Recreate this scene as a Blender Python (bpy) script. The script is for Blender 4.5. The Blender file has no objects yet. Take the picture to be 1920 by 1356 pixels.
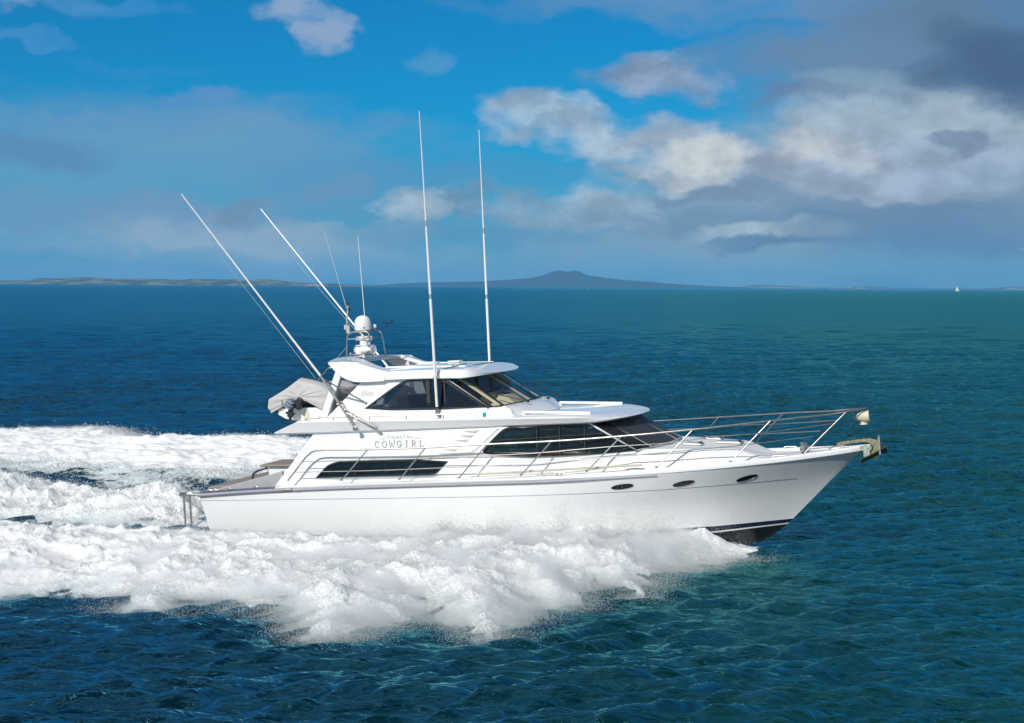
import bpy, bmesh, math, random
import numpy as np
from mathutils import Vector, Matrix
from mathutils.bvhtree import BVHTree
random.seed(7); RNG = np.random.default_rng(7)
R = math.radians
scene = bpy.context.scene
COL = scene.collection

# ------------------------------------------------------------------ camera
F = 2750.0; CH = 6.4
pitch = math.atan((678-536.5)/F); roll = math.atan(13/1920)
fw = np.array([0, math.cos(pitch), -math.sin(pitch)]); rt0 = np.array([1., 0, 0]); up0 = np.cross(rt0, fw)
rt = rt0*math.cos(roll)+up0*math.sin(roll); up = np.cross(rt, fw)
CAM = np.array([0, 0, CH])
cd = bpy.data.cameras.new('camera'); cam = bpy.data.objects.new('camera', cd); COL.objects.link(cam)
cd.sensor_width = 36; cd.sensor_fit = 'HORIZONTAL'; cd.lens = 36*F/1920; cd.clip_start = 0.5; cd.clip_end = 60000
cam.matrix_world = Matrix(((rt[0], up[0], -fw[0], 0), (rt[1], up[1], -fw[1], 0), (rt[2], up[2], -fw[2], CH), (0, 0, 0, 1)))
scene.camera = cam

# ------------------------------------------------------------------ sun
SUN_DIR = Vector((-0.50, -0.87, 0.0)).normalized(); SUN_EL = R(37)
sv = Vector((SUN_DIR.x*math.cos(SUN_EL), SUN_DIR.y*math.cos(SUN_EL), math.sin(SUN_EL)))
sd = bpy.data.lights.new('sun', 'SUN'); sun = bpy.data.objects.new('sun', sd); COL.objects.link(sun)
sd.energy = 3.85; sd.angle = R(0.5); sd.color = (1.0, 0.96, 0.90)
sun.rotation_euler = sv.to_track_quat('Z', 'Y').to_euler(); sun.location = (-30, -40, 60)
scene.view_settings.view_transform = 'Standard'; scene.view_settings.look = 'None'
scene.view_settings.gamma = 1; scene.view_settings.exposure = 0
scene.cycles.use_denoising = True
scene.cycles.max_bounces = 10; scene.cycles.diffuse_bounces = 4; scene.cycles.transparent_max_bounces = 24
scene.cycles.sample_clamp_direct = 2.5; scene.cycles.caustics_reflective = False; scene.cycles.caustics_refractive = False

# ------------------------------------------------------------------ world: clear sky and banks of cloud by direction
def lin(r, g, b):
    f = lambda c: (c/255/12.92) if c/255 <= 0.04045 else ((c/255+0.055)/1.055)**2.4
    return (f(r), f(g), f(b))
W = bpy.data.worlds.new('World'); scene.world = W; W.use_nodes = True
nt = W.node_tree; nt.nodes.clear()
def N(tree, typ, **kw):
    n = tree.nodes.new(typ)
    for k, v in kw.items(): setattr(n, k, v)
    return n
def L(tree, a, b): tree.links.new(a, b)
def setin(tree, sock, v):
    if hasattr(v, 'is_output'): L(tree, v, sock)
    else: sock.default_value = v
def M_(tree, op, a, b=0.0, c=0.0, clamp=False):
    n = N(tree, 'ShaderNodeMath', operation=op, use_clamp=clamp)
    for i, v in enumerate((a, b, c)): setin(tree, n.inputs[i], v)
    return n.outputs[0]
def VM(tree, op, a, b=(0, 0, 0), c=(0, 0, 0)):
    n = N(tree, 'ShaderNodeVectorMath', operation=op)
    for i, v in enumerate((a, b, c)):
        if i < len(n.inputs): setin(tree, n.inputs[i], v)
    return n.outputs[1] if op == 'DOT_PRODUCT' else n.outputs[0]
def MIX(tree, f, a, b):
    n = N(tree, 'ShaderNodeMix', data_type='RGBA')
    setin(tree, n.inputs[0], f)
    for i, v in ((6, a), (7, b)):
        if isinstance(v, tuple): v = (*v[:3], 1)
        setin(tree, n.inputs[i], v)
    return n.outputs[2]
def SS(tree, x, lo, hi, a=0.0, b=1.0):
    n = N(tree, 'ShaderNodeMapRange', interpolation_type='SMOOTHSTEP')
    for i, v in enumerate((x, lo, hi, a, b)): setin(tree, n.inputs[i], v)
    return n.outputs[0]
def NOISE(tree, vec, scale, detail=5, rough=0.55, dist=0.0, lac=2.0):
    n = N(tree, 'ShaderNodeTexNoise')
    if vec is not None: L(tree, vec, n.inputs['Vector'])
    n.inputs['Scale'].default_value = scale; n.inputs['Detail'].default_value = detail
    n.inputs['Roughness'].default_value = rough; n.inputs['Distortion'].default_value = dist; n.inputs['Lacunarity'].default_value = lac
    return n.outputs['Fac']

SKYK = 0.10
sky = N(nt, 'ShaderNodeTexSky', sky_type='NISHITA'); sky.sun_disc = False
sky.sun_elevation = SUN_EL; sky.sun_rotation = math.atan2(SUN_DIR.x, SUN_DIR.y)
sky.air_density = 1.0; sky.dust_density = 0.4; sky.ozone_density = 2.5
tc = N(nt, 'ShaderNodeTexCoord'); D = tc.outputs['Generated']
sx = N(nt, 'ShaderNodeSeparateXYZ'); L(nt, D, sx.inputs[0])
az = M_(nt, 'ARCTAN2', sx.outputs[0], sx.outputs[1])          # azimuth, 0 straight out to sea
el = M_(nt, 'ARCSINE', sx.outputs[2])
cb = N(nt, 'ShaderNodeCombineXYZ'); L(nt, M_(nt, 'MULTIPLY', az, 2.75), cb.inputs[0]); L(nt, M_(nt, 'MULTIPLY', el, 2.75), cb.inputs[1])
P0 = cb.outputs[0]
# ragged cloud edges: the angular position is pushed about by noise
st = VM(nt, 'MULTIPLY', P0, (1.0, 1.7, 1.0))
wn = N(nt, 'ShaderNodeTexNoise'); L(nt, st, wn.inputs['Vector']); wn.inputs['Scale'].default_value = 6.5; wn.inputs['Detail'].default_value = 7; wn.inputs['Roughness'].default_value = 0.52
P1 = VM(nt, 'MULTIPLY_ADD', VM(nt, 'SUBTRACT', wn.outputs['Color'], (.5, .5, .5)), (0.24, 0.13, 0), P0)
st1 = VM(nt, 'MULTIPLY_ADD', P0, (1.0, 1.55, 1.0), VM(nt, 'MULTIPLY', VM(nt, 'SUBTRACT', wn.outputs['Color'], (.5, .5, .5)), (.05, .05, 0)))
nA = NOISE(nt, st1, 9.0, 8, 0.62)                              # billows
nR = NOISE(nt, st1, 8.0, 6, 0.55); nA2 = NOISE(nt, VM(nt, 'ADD', st1, (-0.020, 0.045, 0)), 8.0, 6, 0.55)
st2 = VM(nt, 'MULTIPLY', P1, (1.0, 4.0, 1.0))
nB = NOISE(nt, st2, 3.2, 8, 0.6)                               # layered wisps
relief = M_(nt, 'SUBTRACT', nR, nA2)                           # lit tops, shaded undersides
nAc = M_(nt, 'SUBTRACT', nA, 0.5); nBc = M_(nt, 'SUBTRACT', nB, 0.5)
skyc = N(nt, 'ShaderNodeMix', data_type='RGBA', blend_type='MULTIPLY'); skyc.inputs[0].default_value = 1
L(nt, sky.outputs[0], skyc.inputs[6]); back = M_(nt, 'MAXIMUM', SS(nt, sx.outputs[1], .35, -.15), SS(nt, sx.outputs[2], .75, .92))
L(nt, MIX(nt, back, MIX(nt, SS(nt, el, .2, .7), (.02, .50, .82), (.03, .40, .62)), (.70, .90, 1.0)), skyc.inputs[7])  # neutral tint added behind and overhead as fill, deeper blue ahead for water reflections
cur = skyc.outputs[2]
K = 1.0/SKYK
def cc(r, g, b): return tuple(x*K for x in lin(r, g, b))
def blob(u, v, ru, rv, col, alpha=1.0, amp=2.4, noise=None, lo=-0.15, hi=0.75, rel=0.0, rot=0.0):
    """one cloud bank: centre and radii in thousandths of a radian-scaled unit of azimuth and elevation"""
    global cur
    c = ((u-960)/1000.0, (538-v)/1000.0); i = (1000.0/ru, 1000.0/rv)
    if rot:
        # sheared bank
        q = N(nt, 'ShaderNodeMapping'); q.vector_type = 'POINT'
        q.inputs['Location'].default_value = (-c[0], -c[1], 0); L(nt, P1, q.inputs['Vector'])
        q2 = N(nt, 'ShaderNodeMapping'); q2.vector_type = 'POINT'; q2.inputs['Rotation'].default_value = (0, 0, R(rot)); q2.inputs['Scale'].default_value = (1, 1, 1)
        L(nt, q.outputs[0], q2.inputs['Vector'])
        d = VM(nt, 'MULTIPLY', q2.outputs[0], (i[0], i[1], 0))
    else:
        d = VM(nt, 'MULTIPLY_ADD', P1, (i[0], i[1], 0), (-c[0]*i[0], -c[1]*i[1], 0))
    dd = VM(nt, 'DOT_PRODUCT', d, d)
    x = M_(nt, 'MULTIPLY_ADD', noise or nAc, amp, M_(nt, 'SUBTRACT', 0.85, dd))
    m = SS(nt, x, lo, hi, 0.0, alpha)
    if rel:
        hi_c = tuple(min(q*1.16+0.02*K, 0.70*K) for q in cc(*col)); lo_c = tuple(q*0.76 for q in cc(*col))
        colr = MIX(nt, SS(nt, relief, -1.7*rel, 1.7*rel), lo_c, hi_c)
    else: colr = cc(*col)
    cur = MIX(nt, m, cur, colr)
# thin veil towards the horizon
veil = SS(nt, P_y := N(nt, 'ShaderNodeSeparateXYZ').outputs[1], 0.26, 0.0, 0.0, 0.62); L(nt, P0, P_y.node.inputs[0])
cur = MIX(nt, veil, cur, cc(82, 146, 190))
right = SS(nt, P_y.node.outputs[0], 0.0, 0.75, 0.0, 0.45)
cur = MIX(nt, M_(nt, 'MULTIPLY', right, SS(nt, P_y, 0.45, 0.05, 0.0, 1.0)), cur, cc(95, 125, 160))
HB = nBc
# left: long veils of grey-blue cloud
blob(280, 262, 620, 96, (112, 152, 190), .80, 2.4, HB, -.3, 1.1)
blob(300, 345, 700, 120, (104, 158, 192), .85, 2.0, HB, -.3, 1.1)
blob(800, 330, 420, 66, (84, 144, 190), .60, 2.4, HB, -.3, 1.1)
blob(90, 300, 170, 40, (84, 124, 172), .55, 2.0, HB, -.3, 1.0)
blob(420, 415, 620, 60, (96, 144, 182), .70, 2.4, HB, -.2, 1.0)
blob(430, 455, 440, 40, (176, 194, 204), .95, 2.6, HB, -.2, .9)
blob(620, 490, 370, 32, (146, 178, 198), .8, 2.4, HB, -.2, 1.0)
blob(120, 470, 220, 26, (120, 164, 194), .7, 2.6, HB, -.2, 1.0)
blob(30, 30, 75, 44, (126, 160, 202), .9, 2.2, None, -.35, .9)
blob(150, 40, 70, 34, (84, 146, 200), .7, 3.0, None, -.3, 1.0)
blob(265, 48, 90, 20, (62, 142, 200), .7, 3.2, None, -.3, 1.0)
blob(545, 24, 70, 50, (142, 168, 200), .95, 2.0, None, -.35, .9)
blob(606, 82, 56, 42, (144, 168, 200), .95, 2.0, None, -.35, .9)
blob(780, 120, 55, 28, (84, 152, 202), .75, 3.0, None, -.3, 1.0)
blob(1095, 150, 34, 30, (60, 146, 198), .6, 3.0, None, -.3, 1.0)
blob(60, 118, 120, 14, (72, 144, 200), .7, 2.8, HB, -.3, .9)
blob(260, 150, 130, 12, (50, 140, 200), .6, 3.0, HB, -.3, .9)
blob(395, 188, 66, 22, (100, 146, 196), .75, 2.2, None, -.3, 1.0)
# upper right: grey sheet
blob(1420, 25, 560, 44, (100, 146, 190), .9, 2.4, HB, -.3, 1.0)
blob(1640, 120, 380, 130, (106, 136, 168), .96, 1.9, HB, -.3, .9)
blob(1235, 142, 130, 44, (140, 158, 184), .92, 2.2, None, -.35, .9, .10)
blob(1620, 170, 130, 44, (138, 166, 186), .65, 2.6, None, -.3, 1.0)
blob(1490, 184, 110, 22, (98, 124, 162), .75, 2.4, None, -.3, .9)
blob(1800, 60, 260, 70, (96, 124, 154), .85, 1.5, HB, -.3, 1.0)
blob(1690, 290, 460, 130, (150, 168, 184), .9, 1.3, None, -.4, 1.1, .25)
# right: the main cumulus bank on a grey base
blob(1660, 380, 560, 150, (128, 154, 178), 1.0, 1.5, HB, -.3, .9)
blob(1250, 430, 330, 90, (130, 164, 188), .95, 2.0, None, -.35, 1.0)
blob(1030, 226, 150, 46, (162, 184, 208), .92, 2.2, None, -.35, .9, .10)
blob(1130, 268, 100, 40, (167, 186, 208), .9, 2.4, None, -.35, .9, .10)
blob(1720, 250, 360, 72, (171, 189, 204), .95, 1.5, None, -.3, .9, .2)
blob(1540, 325, 440, 84, (160, 175, 195), 1.0, 1.7, None, -.3, .8, .12)
blob(1240, 275, 84, 58, (178, 189, 206), .92, 2.0, None, -.3, .8, .12)
blob(1300, 305, 110, 60, (195, 202, 211), 1.0, 1.8, None, -.3, .8, .11)
blob(1520, 285, 110, 44, (191, 197, 206), .9, 2.0, None, -.3, .9, .13)
blob(1800, 330, 180, 60, (153, 171, 193), .85, 1.8, None, -.3, 1.0, .16)
blob(1340, 370, 180, 20, (104, 130, 162), .9, 1.8, HB, -.3, .9)
blob(1640, 392, 280, 28, (96, 122, 154), .85, 1.8, HB, -.3, .9)
blob(1880, 150, 250, 100, (74, 100, 134), 1.0, .9, None, -.25, .8)
blob(1755, 283, 62, 24, (108, 126, 156), .7, 2.6, None, -.2, .7)
# lower row
blob(1380, 440, 620, 100, (140, 164, 184), .7, 1.4, HB, -.4, 1.2)
blob(300, 430, 520, 70, (124, 158, 188), .6, 1.8, HB, -.4, 1.2)
blob(1130, 400, 150, 62, (156, 180, 200), .95, 2.2, None, -.35, .8, .11)
blob(965, 390, 80, 38, (130, 160, 184), .85, 2.4, None, -.35, .9, .12)
blob(868, 385, 66, 36, (128, 158, 184), .85, 2.4, None, -.35, .9, .12)
blob(770, 392, 66, 54, (171, 189, 206), .92, 2.2, None, -.35, .8, .11)
blob(640, 362, 60, 36, (112, 150, 184), .8, 2.4, None, -.35, 1.0)
blob(455, 405, 90, 34, (130, 158, 184), .85, 2.4, None, -.35, .9, .13)
blob(860, 450, 420, 22, (96, 146, 180), .7, 2.4, HB, -.3, 1.0)
blob(1300, 418, 300, 36, (108, 138, 166), .85, 2.0, HB, -.3, 1.0)
blob(1420, 440, 170, 22, (171, 191, 200), .9, 2.4, HB, -.3, .8, .13)
blob(1440, 458, 150, 12, (92, 124, 156), .9, 2.0, HB, -.3, .9)
blob(1470, 482, 190, 18, (134, 164, 178), .8, 2.6, HB, -.3, .9)
blob(1760, 440, 340, 80, (102, 132, 166), .9, 1.5, HB, -.3, 1.0)
blob(1720, 510, 240, 90, (92, 132, 170), .8, .9, HB, -.3, 1.0)
blob(1910, 462, 40, 16, (160, 184, 204), .8, 2.0, None, -.2, .9)
blob(960, 508, 1600, 46, (122, 164, 188), .8, 1.0, HB, -.3, 1.0)
# broken cloud added over the unseen sky, mostly behind and overhead, as neutral fill
hiel = SS(nt, P_y, 0.60, 0.85)
cur = MIX(nt, M_(nt, 'MULTIPLY', M_(nt, 'MULTIPLY', hiel, M_(nt, 'MULTIPLY_ADD', back, .85, .15)), SS(nt, NOISE(nt, D, 3.0, 6), 0.36, 0.58, 0, .9)), cur, cc(176, 180, 184))
bg = N(nt, 'ShaderNodeBackground'); L(nt, cur, bg.inputs[0]); bg.inputs[1].default_value = SKYK
wo = N(nt, 'ShaderNodeOutputWorld'); L(nt, bg.outputs[0], wo.inputs[0])

# ------------------------------------------------------------------ materials
MATS = {}
def mat(name, col, rough=0.5, metal=0.0, coat=0.0, var=0.06, vscale=3.0, bump=0.0, bscale=40.0, spec=0.5):
    if name in MATS: return MATS[name]
    m = bpy.data.materials.new(name); m.use_nodes = True; t = m.node_tree
    b = t.nodes['Principled BSDF']
    tcn = N(t, 'ShaderNodeTexCoord'); o = tcn.outputs['Object']
    n = NOISE(t, o, vscale, 5, 0.6)
    c0 = tuple(max(0, c*(1-var)) for c in col); c1 = tuple(min(1, c*(1+var)) for c in col)
    L(t, MIX(t, SS(t, n, .3, .7), c0, c1), b.inputs['Base Color'])
    L(t, SS(t, NOISE(t, o, vscale*2.3, 4), .25, .75, rough*0.85, min(1, rough*1.15)), b.inputs['Roughness'])
    b.inputs['Metallic'].default_value = metal; b.inputs['Coat Weight'].default_value = coat; b.inputs['Coat Roughness'].default_value = .04
    b.inputs['Specular IOR Level'].default_value = spec
    if bump:
        bn = N(t, 'ShaderNodeBump'); bn.inputs['Strength'].default_value = bump; bn.inputs['Distance'].default_value = .02
        L(t, NOISE(t, o, bscale, 4), bn.inputs['Height']); L(t, bn.outputs[0], b.inputs['Normal'])
    MATS[name] = m; return m
def glassmat(name, tint, gloss=0.04):
    m = bpy.data.materials.new(name); m.use_nodes = True; t = m.node_tree; t.nodes.clear()
    tr = N(t, 'ShaderNodeBsdfTransparent'); tr.inputs[0].default_value = (*tint, 1)
    gl = N(t, 'ShaderNodeBsdfGlossy'); gl.inputs[1 if 'Roughness' not in gl.inputs else 'Roughness'].default_value = .02
    g = N(t, 'ShaderNodeNewGeometry'); c_ = M_(t, 'ABSOLUTE', VM(t, 'DOT_PRODUCT', g.outputs['Normal'], g.outputs['Incoming']))
    f_ = M_(t, 'MULTIPLY_ADD', M_(t, 'POWER', M_(t, 'SUBTRACT', 1.0, c_), 5.0), .55, gloss)
    mx = N(t, 'ShaderNodeMixShader'); L(t, f_, mx.inputs[0]); L(t, tr.outputs[0], mx.inputs[1]); L(t, gl.outputs[0], mx.inputs[2])
    o = N(t, 'ShaderNodeOutputMaterial'); L(t, mx.outputs[0], o.inputs[0]); MATS[name] = m; return m
GEL = mat('white_gelcoat', (.82, .82, .81), .22, coat=.5, var=.015, vscale=.8)
DECKW = mat('white_deck', (.74, .74, .73), .55, var=.03)
NAVY = mat('navy_band', (.012, .018, .05), .25, coat=.3)
BLACKB = mat('black_bottom', (.012, .012, .016), .35)
STEEL = mat('stainless', (.47, .445, .41), .32, metal=1.0)
STRAKE = mat('grey_rubber', (.30, .30, .33), .5)
CAPB = mat('bluegrey_cap', (.10, .11, .20), .45)
DARK = mat('black_trim', (.012, .012, .014), .35)
CREAM = mat('cream_vinyl', (.62, .53, .36), .55)
CHAR = mat('charcoal', (.03, .03, .034), .6)
GREYC = mat('grey_canvas', (.50, .48, .47), .85, var=.07, vscale=2.0, bump=.6, bscale=6)
GREYP = mat('grey_paint', (.36, .36, .37), .6)
TEAK = mat('weathered_teak', (.10, .11, .15), .75, var=.2, vscale=9)
TAUPE = mat('taupe_pad', (.25, .215, .19), .8)
BEIGE = mat('beige_plastic', (.62, .56, .42), .5)
GOLD = mat('stained_galvanised', (.31, .24, .13), .5, metal=.4, var=.35, vscale=14)
GALV = mat('galvanised', (.42, .40, .36), .5, metal=.6, var=.3, vscale=14)
WHITEP = mat('white_plastic', (.78, .78, .76), .35, var=.02)
MOTORG = mat('bluegrey_motor', (.10, .14, .20), .35, coat=.3)
SKIN = mat('skin', (.45, .26, .19), .6); SHIRT = mat('dark_shirt', (.02, .022, .03), .8)
LETTER = mat('grey_lettering', (.48, .48, .47), .5)
BLUEL = mat('blue_lettering', (.02, .05, .30), .5)
TEALL = mat('teal_lens', (.0, .33, .30), .2)
ROPE = mat('line', (.35, .45, .42), .7)
BEIGEG = mat('beige_recess', (.50, .47, .40), .6)
FISH = glassmat('tinted_glass', (.44, .48, .52)); FISHC = glassmat('clear_glass', (.80, .84, .84))
def darkglass():
    m = mat('black_glass', (.008, .009, .012), .04, coat=.0, spec=.5); return m
DGL = darkglass()
MESHC = mat('black_mesh_cover', (.035, .036, .042), .55, var=.15, vscale=8)

# ------------------------------------------------------------------ boat frame
YAW = R(18); TRIM = R(3.2); B0 = np.array([0., 38., 0.4])
fx = np.array([math.cos(YAW)*math.cos(TRIM), -math.sin(YAW)*math.cos(TRIM), math.sin(TRIM)])
fy = np.array([math.sin(YAW), math.cos(YAW), 0.]); fz = np.cross(fx, fy)
POSE = Matrix(((fx[0], fy[0], fz[0], B0[0]), (fx[1], fy[1], fz[1], B0[1]), (fx[2], fy[2], fz[2], B0[2]), (0, 0, 0, 1)))
def ray(u, v): return fw+rt*(u-960)/F-up*(v-678)/F
def at(u, v, y):
    """measured point of the boat lying y metres to port of its centre line, in the boat's own axes"""
    d = ray(u, v); t = ((B0-CAM)@fy+y)/(d@fy); q = CAM+d*t-B0
    return np.array([q@fx, q@fy, q@fz])
def wld(l): return B0+fx*l[0]+fy*l[1]+fz*l[2]
def sea(u, v):
    d = ray(u, v); return (CAM+d*(-CH/d[2]))[:2]
def sstep(a, b, x):
    t = np.clip((np.asarray(x, float)-a)/(b-a), 0, 1); return t*t*(3-2*t)

class MB:
    def __init__(s): s.v = []; s.f = []; s.mi = []; s.cur = 0
    def add(s, vs, fs):
        o = len(s.v); s.v += [tuple(map(float, p)) for p in vs]; s.f += [tuple(i+o for i in f) for f in fs]; s.mi += [s.cur]*len(fs); return s
    def grid(s, rows, close_u=False, close_v=False, flip=False):
        nr = len(rows); nc = len(rows[0]); fs = []
        for i in range(nr if close_u else nr-1):
            for j in range(nc if close_v else nc-1):
                q = (i*nc+j, i*nc+(j+1) % nc, ((i+1) % nr)*nc+(j+1) % nc, ((i+1) % nr)*nc+j)
                fs.append(q[::-1] if flip else q)
        return s.add([p for r in rows for p in r], fs)
    def tube(s, path, r, n=8, cap=True, r1=None):
        path = [np.array(p, float) for p in path]; k = len(path); rows = []
        prev = None
        for i, p in enumerate(path):
            t = path[min(i+1, k-1)]-path[max(i-1, 0)]; t = t/(np.linalg.norm(t)+1e-9)
            if prev is None:
                a = np.array([0, 0, 1.]) if abs(t[2]) < .9 else np.array([1., 0, 0])
                x = np.cross(t, a)
            else: x = prev-t*(prev@t)
            x = x/(np.linalg.norm(x)+1e-9); prev = x; yv = np.cross(t, x)
            rr = r if r1 is None else r+(r1-r)*i/(k-1)
            rows.append([p+rr*(x*math.cos(2*math.pi*j/n)+yv*math.sin(2*math.pi*j/n)) for j in range(n)])
        o = len(s.v); s.grid(rows, close_v=True)
        if cap:
            s.f += [tuple(o+j for j in range(n))[::-1], tuple(o+(k-1)*n+j for j in range(n))]; s.mi += [s.cur]*2
        return s
    def box(s, c, d, rot=(0, 0, 0), taper=1.0, bev=0.0):
        from mathutils import Euler
        e = Euler(rot).to_matrix(); vs = []
        for zz in (-.5, .5):
            k = taper if zz > 0 else 1
            for xx, yy in ((-.5, -.5), (.5, -.5), (.5, .5), (-.5, .5)):
                vs.append(Vector(c)+e @ Vector((xx*d[0]*k, yy*d[1]*k, zz*d[2])))
        return s.add(vs, [(3, 2, 1, 0), (4, 5, 6, 7), (0, 1, 5, 4), (1, 2, 6, 5), (2, 3, 7, 6), (3, 0, 4, 7)])
    def lathe(s, prof, c=(0, 0, 0), axis=None, n=24):
        a = Vector(axis or (0, 0, 1)).normalized(); q = Vector((0, 0, 1)).rotation_difference(a).to_matrix()
        rows = []
        for (r, z) in prof:
            rows.append([Vector(c)+q @ Vector((r*math.cos(2*math.pi*j/n), r*math.sin(2*math.pi*j/n), z)) for j in range(n)])
        o = len(s.v); s.grid(rows, close_v=True, flip=False)
        s.f += [tuple(o+j for j in range(n))[::-1], tuple(o+(len(prof)-1)*n+j for j in range(n))]; s.mi += [s.cur]*2
        return s
    def ball(s, c, r, n=14):
        if not hasattr(r, '__len__'): r = (r, r, r)
        rows = [[(c[0]+r[0]*math.sin(t)*math.cos(p), c[1]+r[1]*math.sin(t)*math.sin(p), c[2]+r[2]*math.cos(t))
                 for p in [2*math.pi*j/n for j in range(n)]] for t in [math.pi*(i+.02)/(n//2+.04) for i in range(n//2+1)]]
        return s.grid(rows, close_v=True, flip=True)
    def build(s, name, m, parent=None, smooth=True, bevel=0.0, sub=0, mats=None, angle=35, recalc=True):
        me = bpy.data.meshes.new(name); me.from_pydata(s.v, [], s.f)
        for q in (mats or [m]): me.materials.append(q)
        if mats: me.polygons.foreach_set('material_index', s.mi)
        if recalc:
            bm = bmesh.new(); bm.from_mesh(me); bmesh.ops.remove_doubles(bm, verts=bm.verts, dist=1e-5)
            bmesh.ops.recalc_face_normals(bm, faces=bm.faces); bm.to_mesh(me); bm.free()
        o = bpy.data.objects.new(name, me); COL.objects.link(o)
        if parent: o.parent = parent
        if smooth:
            me.polygons.foreach_set('use_smooth', [True]*len(me.polygons)); me.set_sharp_from_angle(angle=R(angle))
        if bevel:
            b = o.modifiers.new('bevel', 'BEVEL'); b.width = bevel; b.segments = 2; b.limit_method = 'ANGLE'; b.angle_limit = R(36); b.harden_normals = False
        if sub:
            b = o.modifiers.new('sub', 'SUBSURF'); b.levels = sub; b.render_levels = sub
        return o
def empty(name, M=None, parent=None):
    o = bpy.data.objects.new(name, None); COL.objects.link(o); o.empty_display_size = .3
    if parent: o.parent = parent
    if M is not None: o.matrix_world = M
    return o
def tag(o, label=None, cat=None, group=None, kind=None):
    for k, v in (('label', label), ('category', cat), ('group', group), ('kind', kind)):
        if v: o[k] = v
    return o
def mir(p): return np.array([p[0], -p[1], p[2]])
def interp(xs, pts, k):
    pts = sorted(pts, key=lambda q: q[0]); return np.interp(xs, [q[0] for q in pts], [q[k] for q in pts])
def smoothpath(pts, n=6):
    pts = [np.array(p, float) for p in pts]; out = []
    for i in range(len(pts)-1):
        p0 = pts[max(i-1, 0)]; p1 = pts[i]; p2 = pts[i+1]; p3 = pts[min(i+2, len(pts)-1)]
        for j in range(n):
            t = j/n; out.append(.5*((2*p1)+(-p0+p2)*t+(2*p0-5*p1+4*p2-p3)*t*t+(-p0+3*p1-3*p2+p3)*t**3))
    out.append(pts[-1]); return out
def roundpoly(poly, r=.06, n=4, sharp=()):
    poly = [np.array(p, float) for p in poly]; out = []; k = len(poly)
    for i, p in enumerate(poly):
        if i in sharp: out.append(p); continue
        a = poly[i-1]-p; b = poly[(i+1) % k]-p; la = np.linalg.norm(a); lb = np.linalg.norm(b)
        q = min(r, la*.45, lb*.45); A = p+a/la*q; B = p+b/lb*q
        for j in range(n+1):
            t = j/n; out.append((1-t)**2*A+2*t*(1-t)*p+t*t*B)
    return out
def offpoly(poly, d):
    poly = [np.array(p, float) for p in poly]; k = len(poly); out = []
    ar = sum(poly[i][0]*poly[(i+1) % k][1]-poly[(i+1) % k][0]*poly[i][1] for i in range(k)); sg = 1 if ar > 0 else -1
    for i in range(k):
        a = poly[i]-poly[i-1]; b = poly[(i+1) % k]-poly[i]
        na = np.array([a[1], -a[0]])/(np.linalg.norm(a)+1e-9); nb = np.array([b[1], -b[0]])/(np.linalg.norm(b)+1e-9)
        m = na+nb; m = m/(np.linalg.norm(m)+1e-9); c = max(.5, m@na); out.append(poly[i]+sg*m*d/c)
    return out
def panel(name, outline, holes, yfun, thick, m, parent, side=-1, bevel=0.0):
    """flat plate with openings, standing along the boat: outline in (x, z), yfun gives its distance off the centre line"""
    cu = bpy.data.curves.new(name, 'CURVE'); cu.dimensions = '2D'; cu.fill_mode = 'BOTH'; cu.extrude = thick/2
    def dense(poly):
        out = []
        for i in range(len(poly)):
            a = np.array(poly[i], float); b = np.array(poly[(i+1) % len(poly)], float); n = max(1, int(np.linalg.norm(b-a)/.28)); out += [a+(b-a)*k/n for k in range(n)]
        return out
    for poly in [dense(q) for q in [outline]+list(holes)]:
        sp = cu.splines.new('POLY'); sp.points.add(len(poly)-1); sp.use_cyclic_u = True
        for pt, q in zip(sp.points, poly): pt.co = (q[0], q[1], 0, 1)
    tmp = bpy.data.objects.new('tmp', cu); COL.objects.link(tmp)
    dg = bpy.context.evaluated_depsgraph_get(); me = bpy.data.meshes.new_from_object(tmp.evaluated_get(dg))
    bpy.data.objects.remove(tmp); bpy.data.curves.remove(cu)
    vs = []
    for q in me.vertices:
        x, z, e = q.co; yy = yfun(x, z)-e
        vs.append((x, side*yy if side > 0 else -yy, z))
    mb = MB(); mb.add(vs, [tuple(p.vertices) for p in me.polygons]); bpy.data.meshes.remove(me)
    return mb.build(name, m, parent, smooth=True, bevel=bevel)

# ------------------------------------------------------------------ the yacht
yacht = empty('motor_yacht', POSE)
tag(yacht, 'large white two deck motor yacht with tall poles speeding through its own spray', 'motor yacht')
def Bg(x, bm=2.50, x0=0.0, xe=9.04, p=2.1, q=.85):
    x = np.asarray(x, float); t = np.clip((x-x0)/(xe-x0), 0, 1)
    return bm*(1-t**p)**q*(1-.035*np.clip(-x/7.7, 0, 1)**2)+.02
def atg(u, v, off=0.0):
    y = 2.3
    for _ in range(12):
        p = at(u, v, -y); y = float(Bg(p[0]))-off
    return at(u, v, -y)
GZ = [atg(*q) for q in ((372, 926), (450, 921), (515, 914), (700, 909), (880, 905), (1000, 899), (1100, 894), (1215, 886), (1340, 877), (1499, 864))]
GZ = [(p[0], p[2]) for p in GZ]+[(8.4, 1.575), (9.04, 1.645)]
gx = np.linspace(-7.74, 9.04, 120); pz = np.polyfit([g[0] for g in GZ], [g[1] for g in GZ], 4)
zg = lambda x: np.polyval(pz, x)
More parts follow.
